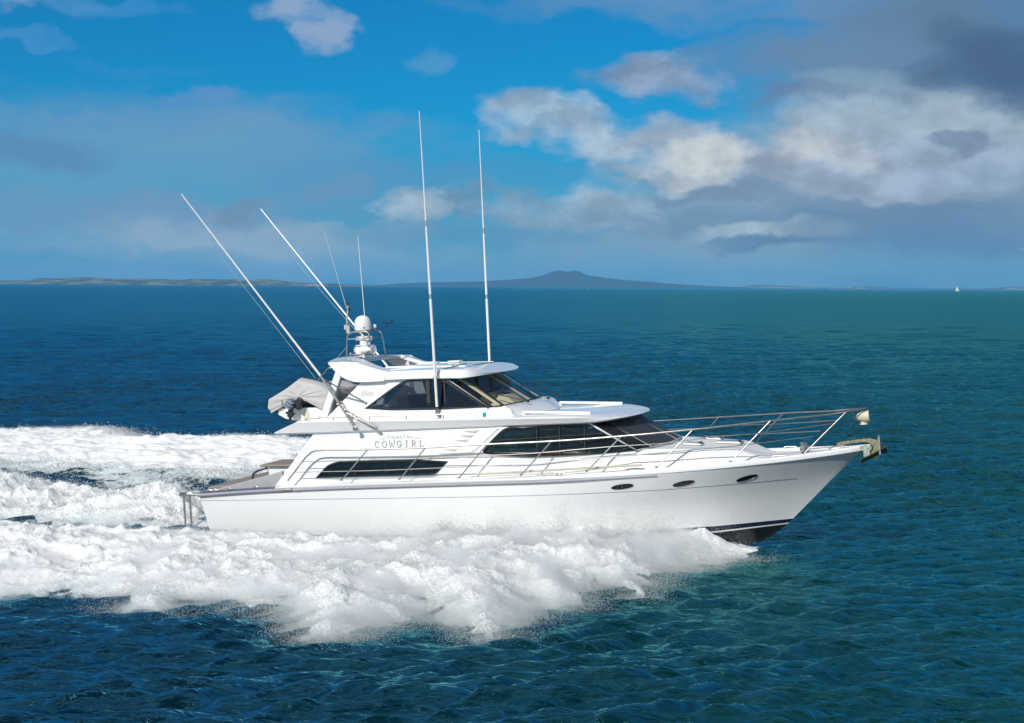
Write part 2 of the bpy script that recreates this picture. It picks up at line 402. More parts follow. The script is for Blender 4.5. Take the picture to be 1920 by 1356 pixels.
# longitudinal rows of the hull: (z at stations, beam, taper start, stem end, p, q)
rows_def = [
    (lambda x: zg(x), 2.50, 0.0, 9.04, 2.1, .85),
    (lambda x: zg(x)-.04-.0*x, 2.50, 0.0, 9.00, 2.1, .86),
    (lambda x: np.interp(x, [-8, -.2, 4.47, 7.56, 8.4], [.77, .845, .90, 1.0, 1.04]), 2.47, -.2, 8.40, 2.0, .95),
    (lambda x: np.interp(x, [-8, 0, 4, 7.8], [.40, .42, .46, .47]), 2.42, -.5, 7.82, 1.85, 1.0),
    (lambda x: np.interp(x, [-8, 5.5, 7.29], [-.13, -.125, -.055]), 2.34, -.8, 7.29, 1.75, 1.05),
    (lambda x: np.interp(x, [-8, 5.5, 7.2], [-.27, -.255, -.155]), 2.31, -.9, 7.19, 1.75, 1.05),
    (lambda x: np.interp(x, [-8, 5.5, 7.16], [-.31, -.295, -.185]), 2.30, -.9, 7.16, 1.75, 1.05),
    (lambda x: np.interp(x, [-8, 5.0, 7.0], [-.42, -.42, -.34]), 2.2, -1.0, 6.96, 1.7, 1.1),
    (lambda x: np.interp(x, [-8, 4.5, 6.55], [-1.0, -.95, -.62]), .04, -1.0, 6.55, 1.7, 1.0)]
NS = 110
tt = np.linspace(0, 1, NS); tt = 1-(1-tt)**1.25
rows = []
for zf, bm, x0, xe, p, q in rows_def:
    xs0 = -7.74 if not rows else -7.74+.18*(zg(-7.74)-zf(-7.7))/1.0
    xs = xs0+(xe-xs0)*tt
    rows.append(np.stack([xs, -Bg(xs, bm, x0, xe, p, q), zf(xs)], 1))
# rounder sections: fill between rows by spline
def fill(rowsI, sub):
    out = []
    for i in range(len(rowsI)-1):
        p0 = rowsI[max(i-1, 0)]; p1 = rowsI[i]; p2 = rowsI[i+1]; p3 = rowsI[min(i+2, len(rowsI)-1)]
        for j in range(sub):
            t = j/sub; out.append(.5*((2*p1)+(-p0+p2)*t+(2*p0-5*p1+4*p2-p3)*t*t+(-p0+3*p1-3*p2+p3)*t**3))
    out.append(rowsI[-1]); return out
upper = fill(rows[1:5], 5); hullrows = [rows[0]]+upper+rows[5:]
nU = len(upper)
hb = MB()
for side in (1, -1):
    rr = [r*np.array([1, side, 1]) for r in hullrows]
    for i in range(len(rr)-1):
        hb.cur = 0 if i < nU else (1 if i == nU else (0 if i == nU+1 else 2))
        hb.grid([rr[i], rr[i+1]], flip=(side < 0))
hb.cur = 0
tr = [r[0] for r in hullrows]; hb.grid([tr, [mir(p) for p in tr]])
hull = hb.build('hull', GEL, yacht, mats=[GEL, NAVY, BLACKB], angle=40)
hbvh = BVHTree.FromPolygons([Vector(p) for p in hb.v], hb.f)
def onhull(u, v):
    o = Vector([(CAM-B0)@fx, (CAM-B0)@fy, (CAM-B0)@fz]); d = ray(u, v); d = Vector([d@fx, d@fy, d@fz]).normalized()
    loc, nrm, _, _ = hbvh.ray_cast(o, d); 
    if nrm.y > 0: nrm = -nrm
    return loc, nrm
def gun(x, dz=0.0, off=0.0, side=-1): return np.array([x, side*(float(Bg(x))+off), float(zg(x))+dz])
# styling line and rub rails, both sides
for side in (-1, 1):
    k = np.array([1, 1 if side < 0 else -1, 1])
    fl = [p*k+np.array([0, side*.002, 0]) for p in rows[2] if p[0] < 7.55]
    MB().tube(fl, .0045, 6).build('styling_line', mat('dark_line', (.10, .10, .11), .5), hull)
    xs = np.linspace(-5.5, 4.4, 60)
    rrows = []
    for x in xs:
        k2 = 1-.8*float(sstep(1.5, 4.3, x)); c = gun(x, -.065, .004, side); rrows.append([c+np.array([0, side*.045*k2*math.cos(a), .045*k2*math.sin(a)]) for a in np.linspace(0, 2*math.pi, 11)[:-1]])
    MB().grid(rrows, close_v=True).build('rub_rail', STRAKE, hull)
    xs = np.linspace(-7.76, -5.02, 24)
    MB().tube([gun(x, -.045, .02, side) for x in xs], .05, 10).build('rub_rail', STRAKE, hull)
    MB().tube([gun(-5.22, -.045, .045, side), gun(-5.0, -.045, .045, side)], .03, 8).build('rail_end', STEEL, hull)
    MB().ball(gun(-4.82, -.10, -.0, side), .028).build('scupper', STEEL, hull)
# raised bulwark lip from amidships to the bow
for side in (-1, 1):
    xs = np.concatenate([np.linspace(-5.5, 7.5, 70), np.linspace(7.6, 9.0, 24)])
    prof = [(.012, -.02), (.018, .05), (.0, .085), (-.05, .095), (-.12, .08), (-.16, .0)]
    rws = []
    for x in xs:
        h = .35+.75*float(sstep(0, 5, x)); wid = min(1.0, float(Bg(x))/.25)
        rws.append([np.array([x, side*max(.0, float(Bg(x))+a*wid), float(zg(x))+b*h]) for a, b in prof])
    MB().grid(rws, flip=side > 0).build('bulwark', GEL, yacht, angle=60)
# deck with raised trunk
def trunkh(x, y):
    f = (1-sstep(6.0, 7.2, x))*sstep(3.5, 3.72, x); w = np.interp(x, [2, 3.8, 4.5, 5.5, 6.5, 7.2], [1.90, 1.89, 1.70, 1.42, 1.0, .55])
    hh = np.interp(x, [3.5, 4.3, 5.2, 6.2, 7.2], [.53, .50, .42, .32, .10])
    return f*hh*(1-sstep(w-.15, w+.06, np.abs(y)))
dx = np.concatenate([np.linspace(-5.5, 3, 30), np.linspace(3.1, 4.0, 20), np.linspace(4.05, 8.95, 66)]); rws = []
for x in dx:
    b = float(Bg(x)); rws.append([np.array([x, q*b*.995, float(zg(x))+.02+.03*(1-q*q)+float(trunkh(x, q*b))]) for q in np.linspace(-1, 1, 61)])
deck = MB().grid(rws).build('foredeck', DECKW, yacht, angle=60)
def deckz(x, y): return float(zg(x))+.02+.03*(1-(y/float(Bg(x)))**2)+float(trunkh(x, y))
# deck hatches
for (x, y, w, l) in ((5.02, -.62, .42, .46), (5.80, .05, .50, .62), (5.25, .85, .40, .46)):
    z = deckz(x, y); sl = math.atan2(deckz(x+.2, y)-deckz(x-.2, y), .4)
    h = MB().box((x, y, z+.02), (l, w, .07), (0, -sl, 0)).build('hatch', STEEL, yacht, smooth=False, bevel=.015)
    MB().box((x, y, z+.06), (l-.10, w-.10, .02), (0, -sl, 0)).build('hatch_lens', mat('smoked_lens', (.10, .11, .16), .15), h, smooth=False, bevel=.006)
    for dy in (-.1, .1): MB().box((x+l/2-.06, y+dy, z+.075), (.05, .03, .02), (0, -sl, 0)).build('hatch_latch', DARK, h, smooth=False)
# portholes
for (u, v, rx, rz) in ((1166.8, 912.5, .27, .068), (1281.8, 906.5, .265, .07), (1400.5, 896.5, .265, .075)):
    loc, nrm = onhull(u, v)
    for side in (-1, 1):
        tx = Vector((1, 0, .02)); tx = (tx-nrm*tx.dot(nrm)).normalized(); tz = nrm.cross(tx)
        if tz.z < 0: tz = -tz
        ring = MB(); pts = []; lens = MB()
        for rr_, dn in ((1.0, -.02), (1.0, .012), (.92, .016), (.86, .004)):
            pts.append([np.array(loc+tx*rx*rr_*math.cos(a)+tz*rz*(rr_ if rr_ == 1 else rr_-.06)*math.sin(a)+nrm*dn) for a in np.linspace(0, 2*math.pi, 33)[:-1]])
        if side > 0: pts = [[mir(p) for p in r] for r in pts]
        ring.grid(pts, close_v=True); o = ring.build('porthole', DARK, hull)
        c = sum(pts[3])/32; lens.add(list(pts[3])+[c], [(i, (i+1) % 32, 32) for i in range(32)]); lens.build('porthole_lens', DGL, o)
# --- deckhouse sides
HB0 = lambda x, z: 2.14-.05*(z-1.2)-.018*max(0, x+.5)**2
def ath(u, v):
    y = 2.0
    for _ in range(15): p = at(u, v, -y); y = HB0(p[0], p[2])
    return p
A1, A2 = ath(1104, 794), ath(1192, 844.5)
wing = [(-5.75, 1.0), (-4.50, 2.46), (-4.46, 2.50), (A1[0]+.01, 2.57), (A2[0]+.01, A2[2]), (A2[0]+.02, zg(A2[0])+.04), (0, 1.25), (-5.55, 1.1)]
_m = np.array([-.05, 0, 0])
SALON = roundpoly([tuple(q[[0, 2]]) for q in (ath(904, 848), ath(925.5, 824), ath(946, 804.5), ath(963, 800.5), ath(1102.5, 795.5), ath(1190.8, 844.3), ath(1095, 852.6), ath(995, 854.5), ath(940, 852.6))], .12, 3, sharp=(4, 5))
CABW = roundpoly([(-4.46, 1.325), (-4.14, 1.62), (-3.88, 1.705), (-1.73, 1.725), (-.90, 1.68), (-1.20, 1.395), (-1.36, 1.38)], .10, 3, sharp=(0, 4))
for side in (-1, 1):
    panel('house_side', wing, [SALON, CABW], HB0, .06, GEL, yacht, side)
    for w, bars in ((SALON, tuple(ath(u_, 830)[0] for u_ in (1008, 1050, 1097))), (CABW, (-3.42, -2.55, -1.85))):
        fr = panel('window', offpoly(w, .022), [offpoly(w, -.022)], lambda x, z: HB0(x, z)+.012, .06, DARK, yacht, side)
        panel('pane', offpoly(w, -.02), [], lambda x, z: HB0(x, z)-.012, .012, DGL, fr, side)
        for bx in bars:
            zs = [q[1] for q in w if abs(q[0]-bx) < .9]; zt = max(zs)-.01; zb = min(q[1] for q in w if abs(q[0]-bx) < 1.2)+.01
            y = HB0(bx, zb); MB().box((bx, side*(y+.002), (zt+zb)/2), (.020 if w is SALON else .016, .014, zt-zb-.02)).build('mullion', CHAR, fr, smooth=False)
    # moulded recess line, gills
    s_ = 1 if side < 0 else -1
    def hs(u, v, out=.035):
        p = at(u, v, -2.1); p[1] = -(HB0(p[0], p[2])+out); return p*np.array([1, s_, 1])
    MB().tube([hs(*q) for q in ((935, 803), (915, 822), (893, 843), (884, 848.5), (870, 849.5), (825, 850.5))], .010, 6).build('moulding', BEIGEG, yacht)
    MB().tube(smoothpath([hs(568, 895), hs(577, 880), hs(590, 868), hs(605, 864), hs(660, 862.5), hs(760, 860), hs(858, 855)], 4), .011, 6).build('moulding', BEIGEG, yacht)
    for (a, b, c) in (((870, 808), (897, 807), (891, 812)), ((861.5, 816.5), (888, 815.5), (882, 820.5)), ((852.5, 825), (879, 824), (873, 829)), ((843, 834), (870, 833), (863, 838)), ((833, 842.5), (860, 841.5), (853, 846.5))):
        q = [hs(*a, .034), hs(*b, .034), hs(*c, .034)]; q2 = [p+np.array([0, -s_*-.02, 0]) for p in q]
        MB().add(q+q2, [(0, 1, 2), (5, 4, 3), (0, 3, 4, 1), (1, 4, 5, 2), (2, 5, 3, 0)]).build('vent', BEIGEG, yacht, smooth=False)
# --- deckhouse windscreen
def WP(side, k):
    b = {1: (A1, A2+np.array([.02, 0, 0])), 2: (at(1137, 794.5, -1.50), at(1222.6, 838, -1.50)), 3: (at(1137, 794.5, -1.50)*np.array([1, 0, 1])+np.array([.36, 0, .02]), at(1222.6, 838, -1.5)*np.array([1, 0, 1])+np.array([.30, 0, .03]))}[k]
    return [np.array(p)*np.array([1, side, 1]) for p in b]
half = lambda s_: [.28*(a*np.array([1, 0, 1])+np.array([0, s_*1.5, 0]))+.72*(b*np.array([1, 0, 1]))+np.array([.04, -s_*.0+s_*.30, 0]) for a, b in zip(WP(1, 2), WP(1, 3))]
seq = [WP(1, 1), WP(1, 2), half(-1), WP(1, 3), half(1), WP(-1, 2), WP(-1, 1)]
wsf = MB()
for i in (0, 1, 3, 5, 6): wsf.tube([seq[i][0]+np.array([0, 0, .03]), seq[i][1]], .013, 6)
wsf.tube([q[1]+np.array([.01, 0, -.01]) for q in seq], .028, 8)
ws = wsf.build('windscreen', GREYP, yacht)
for i in range(6):
    a, b = seq[i], seq[i+1]
    MB().add([a[0]+(0, 0, .05), b[0]+(0, 0, .05), b[1], a[1]], [(0, 1, 2, 3)]).build('pane', DGL if i in (0, 5) else MESHC, ws)
# plinth under the windscreen
pl = MB(); pl.grid([[q[1]+np.array([.01, 0, -.0]) for q in seq], [np.array([q[1][0]+.03, q[1][1]*1.0, 1.2]) for q in seq]]); pl.build('house_front', GEL, yacht, angle=50)
# --- flybridge deck slab: overhang aft, brow in front
def slab_ring(xa, xf0, xtip, hw, za, zf, n=22):
    pts = []
    for i in range(14): t = i/13; x = xa+(xf0-xa)*t; pts.append(np.array([x, -hw*(1-.05*t*t), za+(zf[0]-za)*t]))
    for i in range(1, n):
        a = math.pi*i/n; y = -hw*.95*math.cos(a); x = xf0+(xtip-xf0)*math.sin(a)**.9; z = zf[0]+(zf[1]-zf[0])*math.sin(a)
        pts.append(np.array([x, y, z]))
    return pts+[mir(p) for p in pts[:14][::-1]]
rings = [slab_ring(-5.40, 2.60, 3.45, 2.02, 2.47, (2.54, 2.56)), slab_ring(-5.52, 2.62, 3.60, 2.15, 2.43, (2.555, 2.59)),
         slab_ring(-5.60, 2.62, 3.71, 2.20, 2.475, (2.585, 2.635)), slab_ring(-5.56, 2.60, 3.72, 2.21, 2.51, (2.60, 2.642)), slab_ring(-4.92, 2.40, 3.71, 2.31, 2.755, (2.70, 2.650)),
         slab_ring(-4.86, 2.25, 3.50, 2.26, 2.79, (2.735, 2.705)), slab_ring(-4.80, 1.9, 2.95, 2.05, 2.80, (2.765, 2.77))]
sb = MB(); sb.grid(rings, close_v=True)
n0 = len(rings[0])
for ri in (0, len(rings)-1):
    h = (n0)//2; o = ri*n0
    for i in range(h-1): sb.f.append((o+i, o+i+1, o+n0-2-i, o+n0-1-i)); sb.mi.append(0)
slab = sb.build('flybridge_deck', GEL, yacht, angle=28)
for side in (-1, 1):
    MB().box((1.85, side*1.62, 2.805), (1.75, .10, .07), (0, .035, 0)).build('roof_moulding', GEL, yacht, smooth=True, bevel=.03)
    p = np.array([-4.7, side*2.2, 2.70]); pth = smoothpath([(-4.72, side*2.2, 2.76), (-4.62, side*2.2, 2.835), (-4.4, side*2.2, 2.85), (-1.5, side*2.2, 2.865), (-.2, side*2.17, 2.86), (-.08, side*2.16, 2.82)], 4)
    mbr = MB().tube(pth, .016, 8)
    for x in (-3.9, -2.9, -1.9, -.9): mbr.tube([(x, side*2.2, 2.75), (x, side*2.2, 2.85)], .012, 6)
    mbr.build('ledge_rail', STEEL, yacht)
# --- flybridge cabin
FB = lambda x, z: 1.90-.14*(z-2.78)
flyo = [(-4.28, 2.76), (-3.26, 3.72), (-.96, 3.76), (.20, 2.985), (.42, 2.76)]
FLYW = roundpoly([(-3.12, 3.05), (-2.40, 3.52), (-2.05, 3.715), (-1.02, 3.715), (.10, 3.005), (-1.19, 2.985), (-2.42, 3.0)], .14, 4, sharp=(0, 4))
for side in (-1, 1):
    panel('flybridge_side', flyo, [FLYW], FB, .05, GEL, yacht, side)
    fr = panel('window', offpoly(FLYW, .02), [offpoly(FLYW, -.03)], lambda x, z: FB(x, z)+.008, .06, DARK, yacht, side)
    panel('pane', offpoly(FLYW, -.02), [], lambda x, z: FB(x, z)-.008, .008, FISH, fr, side)
    for bx in (-1.42, -.98): MB().box((bx, side*FB(bx, 3.35), 3.36), (.09 if bx < -1.2 else .04, .05, .72)).build('mullion', CHAR, fr, smooth=False)
    t = np.array([0, side, 0])
    MB().tube([(-.98, side*1.79, 3.74), (.17, side*1.885, 2.99)], .016, 6).build('chrome_strip', STEEL, fr)
# windscreen of the flybridge
def FW(k, side=1):
    b = {1: ((-.96, -1.74, 3.75), (.20, -1.86, 2.985)), 2: ((-.62, -1.50, 3.76), (.48, -1.60, 3.015)), 3: ((-.44, 0, 3.80), (.76, 0, 3.045))}[k]
    return [np.array(p)*np.array([1, side, 1]) for p in b]
mid = lambda s: [np.array((-.47, s*.75, 3.79)), np.array((.68, s*.8, 3.04))]
fs = [FW(1), FW(2), mid(-1), FW(3), mid(1), FW(2, -1), FW(1, -1)]
def bar(mb, a, b, w, t, nrm):
    a = np.array(a, float); b = np.array(b, float); d = b-a; d /= np.linalg.norm(d); n = np.array(nrm, float); n -= d*(n@d); n /= np.linalg.norm(n); s = np.cross(d, n)
    q = [p+s*w/2*i+n*t/2*j for p in (a, b) for i, j in ((-1, -1), (1, -1), (1, 1), (-1, 1))]
    mb.add(q, [(3, 2, 1, 0), (4, 5, 6, 7), (0, 1, 5, 4), (1, 2, 6, 5), (2, 3, 7, 6), (3, 0, 4, 7)]); return mb
fm = MB()
for i, wd in ((0, .16), (1, .05), (3, .05), (5, .05), (6, .16)): bar(fm, fs[i][0], fs[i][1], wd, .018, (.55, -.25 if i < 2 else (.25 if i > 4 else 0), .8))
fm.tube([q[1]+np.array([.015, 0, .0]) for q in fs], .022, 6)
fm.tube([q[0]+np.array([.03, 0, -.03]) for q in fs], .03, 6)
wsc = fm.build('windscreen', DARK, yacht, smooth=False)
for i in (1, 3, 5): bar(MB(), fs[i][0]+np.array([-.085, -.02, -.02]), fs[i][1]+np.array([-.085, -.02, .01]), .15, .03, (.55, -.25 if i < 2 else (.25 if i > 4 else 0), .8)).build('pillar', CREAM, wsc, smooth=False)
for i in range(6):
    a, b = fs[i], fs[i+1]; MB().add([a[0], b[0], b[1], a[1]], [(0, 1, 2, 3)]).build('pane', FISHC, wsc)
for (p0, p1) in (((990, 752.5), (930, 739)), ((1028, 746), (977, 721.5)), ((1046, 741), (1001, 717))):
    yy = {990: -.95, 1028: .75, 1046: 1.45}[p0[0]]
    a = at(*p0, yy); b = at(*p1, yy-.05); b2 = b+np.array([.10, .25, -.10])
    w = MB().tube([a, b, b+np.array([.0, .05, -.09])], .013, 6); w.ball(a, (.045, .045, .035)); w.build('wiper', DARK, wsc)
# fairing from sill down to the roof
lower = [(-4.15, -1.98, 2.77), (.2, -1.98, 2.77), (.95, -1.86, 2.77), (1.25, -.85, 2.775), (1.42, 0, 2.775)]
sill = [(-4.15, -1.885, 2.84), (.20, -1.885, 2.985), (.50, -1.62, 3.01), (.70, -.8, 3.035), (.78, 0, 3.04)]
midr = [tuple(.45*np.array(a)+.55*np.array(b)+np.array((.06, -.03, .03))) for a, b in zip(lower, sill)]; midr[0] = (-4.15, -1.94, 2.80)
full = lambda r: smoothpath(r, 5)+[mir(p) for p in smoothpath(r, 5)[::-1][1:]]
fb = MB(); fb.grid([full(lower), full(midr), full(sill), [q*np.array([1, .9, 1])-np.array([.18, 0, .03]) for q in full(sill)]]); fb.build('fairing', GEL, yacht, angle=60)
# nav light
nl = MB().box((0, 0, 0), (.085, .07, .085)); nlp = at(908.7, 777, -1.96)
for side in (-1, 1):
    MB().box((nlp[0], side*1.975, nlp[2]), (.09, .05, .10)).build('navigation_light', TEALL if side < 0 else mat('red_lens', (.4, .01, .01), .2), yacht, smooth=False, bevel=.015)
# interior: sole, console, seats, wheel
MB().box((-1.6, 0, 2.82), (4.6, 3.5, .03)).build('sole', CHAR, yacht, smooth=False)
con = MB(); con.add([(-.55, .95, 2.83), (.62, .85, 2.9), (.62, -.75, 2.9), (-.55, -.95, 2.83), (-.35, .85, 3.28), (.25, .75, 3.2), (.25, -.65, 3.2), (-.35, -.8, 3.28)],
    [(3, 2, 1, 0), (4, 5, 6, 7), (0, 1, 5, 4), (1, 2, 6, 5), (2, 3, 7, 6), (3, 0, 4, 7)])
cons = con.build('helm_console', CREAM, yacht, smooth=False, bevel=.04)
MB().box((.0, -.1, 3.245), (.22, .34, .02), (0, .13, 0)).build('instrument_panel', DARK, cons, smooth=False)
dsh = MB(); dsh.grid([[q[1]+np.array([-.06, 0, -.03]) for q in fs], [q[1]*np.array([1, .95, 1])+np.array([-.55, 0, -.10]) for q in fs]]); dsh.build('dashboard', CREAM, yacht)
for y in (-.62, .75):
    st_ = MB().box((-1.2, y, 2.86), (.5, .5, .08))
    s0 = st_.build('helm_seat', CHAR, yacht, bevel=.04); MB().box((-1.42, y, 3.10), (.10, .48, .42), (0, -.12, 0)).build('backrest', CHAR, s0, bevel=.04)
MB().tube([(-.62+.05*math.sin(a)*.5, -.58+.2*math.cos(a), 3.08+.2*math.sin(a)) for a in np.linspace(0, 2*math.pi, 25)], .016, 6).build('steering_wheel', DARK, yacht)
MB().box((-2.6, .9, 3.02), (1.3, .9, .36)).build('settee', CHAR, yacht, bevel=.05)
# --- hardtop
def ht_ring(xa, xt, hw, z0, zt, camber, n=24):
    pts = []
    for i in range(12): t = i/11; x = xa+(-.55-xa)*t; pts.append(np.array([x, -hw, z0+.025*math.sin(t*3)]))
    for i in range(1, n):
        a = math.pi*i/n; y = -hw*math.cos(a); x = -.55+(xt+.55)*math.sin(a)**.75
        pts.append(np.array([x, y, z0+(zt-z0)*math.sin(a)]))
    return pts+[mir(p) for p in pts[:12][::-1]]
hr = [ht_ring(-3.0, -.30, 1.80, 3.725, 3.745, 0), ht_ring(-3.05, .06, 1.89, 3.725, 3.79, 0), ht_ring(-3.05, .115, 1.905, 3.74, 3.798, 0), ht_ring(-3.0, .12, 1.90, 3.90, 3.806, 0), ht_ring(-2.9, -.05, 1.86, 3.945, 3.865, 0),
      ht_ring(-2.95, -.35, 1.3, 3.985, 3.975, 0), ht_ring(-3.1, -.75, .7, 4.02, 4.03, 0)]
hm = MB(); hm.grid(hr, close_v=True); n0 = len(hr[0])
for ri in (0, len(hr)-1):
    o = ri*n0
    for i in range(n0//2-1): hm.f.append((o+i, o+i+1, o+n0-2-i, o+n0-1-i)); hm.mi.append(0)
hard = hm.build('hardtop', GEL, yacht, angle=40)
for side in (-1, 1): MB().box((-1.75, side*1.12, 4.02), (2.2, .07, .05), (0, .02, 0)).build('roof_moulding', GEL, hard, bevel=.02)
for (x, y) in ((-2.1, .3), (-1.55, .55)):
    MB().box((x, y, 4.075), (.34, .28, .05)).build('roof_hatch', WHITEP, hard, smooth=False, bevel=.02)
MB().tube([(-1.1, -1.86, 3.74), (-1.06, -1.905, 3.92), (-1.0, -1.8, 3.97), (-.85, -1.2, 4.02), (-.8, -.6, 4.06)], .012, 6).build('cable', STEEL, hard)
# --- radar arch: two swept sides, a cross panel and legs running down on to the roof
archo = roundpoly([(-4.14, 4.245), (-3.99, 4.08), (-3.82, 3.92), (-3.62, 3.80), (-3.38, 3.725), (-3.1, 3.715), (-2.55, 3.73), (-2.55, 3.95), (-2.72, 3.955), (-3.34, 4.235), (-3.7, 4.262)], .06, 3)
arch = MB()
xs_ = np.linspace(0, 1, 9)
rwa = []
for y in np.linspace(-1.882, 1.882, 33):
    q = abs(y)/1.882; cam_ = .085*(1-q*q)
    xa = -4.13-.30*(1-q**2); xf = -3.30-.62*(1-q**3)
    top = [np.array([xa+(xf-xa)*t, y, 4.245+cam_*(1-t*t)-.03*(1-q*q)*t+.03*math.sin(math.pi*t)]) for t in xs_]
    bot = [np.array([xa+.03+(xf-xa-.04)*t, y, 4.245+cam_*(1-t*t)-.03*(1-q*q)*t-.05-.10*q**6*(1-t)]) for t in xs_[::-1]]
    rwa.append(top+bot)
arch.grid(rwa, close_v=True)
arc = arch.build('radar_arch', GEL, yacht, angle=50)
for side in (-1, 1):
    panel('arch_side', archo, [], lambda x, z: 1.90-.10*(z-3.72), .07, GEL, yacht, side)
    lg = MB(); rr2 = []
    for t in np.linspace(0, 1, 10):
        x = -3.42+t*.92; zt = 4.262-.31*t-.02*math.sin(math.pi*t); wi = .55-.25*t
        yo = 1.85; rr2.append([np.array([x, side*yo, zt]), np.array([x, side*(yo-wi), zt+.03]), np.array([x, side*(yo-wi), zt-.07]), np.array([x, side*yo, zt-.12])])
    lg.grid(rr2, close_v=True).build('arch_leg', GEL, yacht, angle=50)
    a = at(636, 704, -1.75); b = at(608, 789, -1.75)
    a = np.array([a[0], side*1.72, a[2]+.06]); b = np.array([b[0], side*1.78, b[2]])
    bar(MB(), a, b, .16, .20, (.9, 0, .3)).build('strut', GEL, yacht, smooth=False, bevel=.03)
# --- radar mast cluster
mast = MB()
for side in (-1, 1):
    y = side*.42
    mast.tube(smoothpath([(-4.24, y*1.1, 4.28), (-4.21, y*1.05, 4.84), (-4.12, y, 4.96), (-3.95, y, 4.985), (-3.70, y, 4.985), (-3.60, y, 4.93), (-3.56, y*1.05, 4.80), (-3.50, y*1.1, 4.27)], 4), .022, 8)
    mast.tube([(-4.215, y*1.05, 4.80), (-3.565, y*1.05, 4.80)], .014, 6)
for x in (-4.12, -3.90, -3.70): mast.tube([(x, -.42, 4.985), (x, .42, 4.985)], .018, 6)
mst = mast.build('radar_mast', STEEL, yacht)
sat = MB().lathe([(.20, 0), (.222, .03), (.222, .20), (.205, .29), (.16, .36), (.09, .40), (.02, .415)], (-3.93, 0, 5.0), n=32).build('satellite_dome', WHITEP, yacht)
MB().lathe([(.19, -.02), (.19, .0)], (-3.93, 0, 5.0), n=32).build('dome_base', STEEL, sat)
rad = MB().box((-3.90, -.05, 4.80), (.66, .11, .12), (0, 0, -.5)).build('radar_scanner', WHITEP, yacht, bevel=.03)
rp = MB().lathe([(.10, 0), (.12, .02), (.12, .12)], (-3.90, -.03, 4.62)); rp.box((-3.93, -.03, 4.50), (.34, .30, .26)); rp.ball((-4.09, -.03, 4.5), (.12, .13, .12))
rp.lathe([(.16, 0), (.14, .08)], (-3.93, -.03, 4.31)); rp.build('radar_pedestal', WHITEP, yacht, bevel=.02)
hn = MB().lathe([(.06, 0), (.105, .04), (.105, .20), (.055, .27), (.045, .32), (.125, .40), (.13, .415), (.04, .38)], (-3.86, -.35, 4.50), (1, -.25, 0), n=20)
hn.tube([(-3.78, -.36, 4.28), (-3.78, -.36, 4.42)], .03, 8); hn.build('horn', WHITEP, yacht)
MB().ball((-4.23, -.2, 4.40), (.05, .05, .045)).build('deck_light', STEEL, yacht)
MB().tube([(-4.25, -.2, 4.38), (-3.6, -.2, 4.38)], .016, 6).build('mast_bracket', STEEL, yacht)
MB().lathe([(.03, 0), (.03, .06), (.055, .08), (.062, .12), (.045, .16), (.015, .175)], (-3.70, .25, 4.99), n=16).build('gps_antenna', WHITEP, yacht)
an = MB().tube([(-3.80, .1, 4.99), (-3.35, .3, 5.085), (-3.34, .3, 5.17)], .012, 6)
for a in (0, 2.1, 4.2):
    c = np.array([-3.37+.07*math.cos(a), .3+.07*math.sin(a), 5.19]); an.tube([(-3.37, .3, 5.19), c], .006, 4); an.ball(c, .024, 8)
an.tube([(-3.33, .3, 5.19), (-3.22, .3, 5.20)], .007, 4); an.box((-3.20, .3, 5.23), (.06, .01, .08)); an.build('anemometer', DARK, yacht)
sf = MB().tube([(-4.27, -.3, 4.98), (-4.25, -.3, 5.35), (-4.19, -.3, 5.70)], .018, 6); sf.box((-4.30, -.3, 5.12), (.06, .06, .12)); sf.box((-4.22, -.3, 5.06), (.07, .05, .22))
lf = sf.build('light_staff', mat('light_grey', (.5, .5, .48), .5), yacht)
MB().lathe([(.03, 0), (.035, .01), (.035, .07), (.025, .08)], (-4.17, -.3, 5.55)).build('mast_light', CHAR, lf); MB().lathe([(.03, 0), (.03, .06)], (-4.19, -.3, 5.70)).build('mast_light', CHAR, lf)
MB().tube([(-4.24, -.3, 5.62), at(607, 432, -.3)], .008, 5, r1=.004).build('whip_antenna', mat('pale_rod', (.6, .66, .62), .5), yacht)
MB().tube([(-3.93, .15, 4.99), (-3.93, .15, 5.4), at(671, 443, .15)], .016, 6, r1=.007).build('whip_antenna', WHITEP, yacht)
# --- tall whip antennas on both sides
for side in (-1, 1):
    if side < 0: b = at(820, 774, -2.02); tpt = at(786, 208, -2.25)
    else: b = np.array([-1.08, 2.0, 2.87]); tpt = at(898, 244, 2.25)
    w = lambda t: b+(tpt-b)*t
    o = MB().tube([w(0.02), w(.38)], .036, 8).tube([w(.395), w(.62)], .034, 8, r1=.026).tube([w(.638), w(1)], .020, 8, r1=.009).build('antenna', WHITEP, yacht)
    MB().tube([w(.375), w(.40)], .026, 8).build('ferrule', GREYP, o); MB().tube([w(.615), w(.64)], .024, 8).build('ferrule', GREYP, o)
    m1 = MB().tube([b+np.array([0, 0, -.04]), b+np.array([0, 0, .10])], .05, 8); m1.ball(b+np.array([.04, side*.03, -.04]), .05); m1.build('antenna_mount', STEEL, o)
    MB().box(w(.118)+np.array([0, -side*.05, 0]), (.10, .14, .05)).build('antenna_clip', STEEL, o)
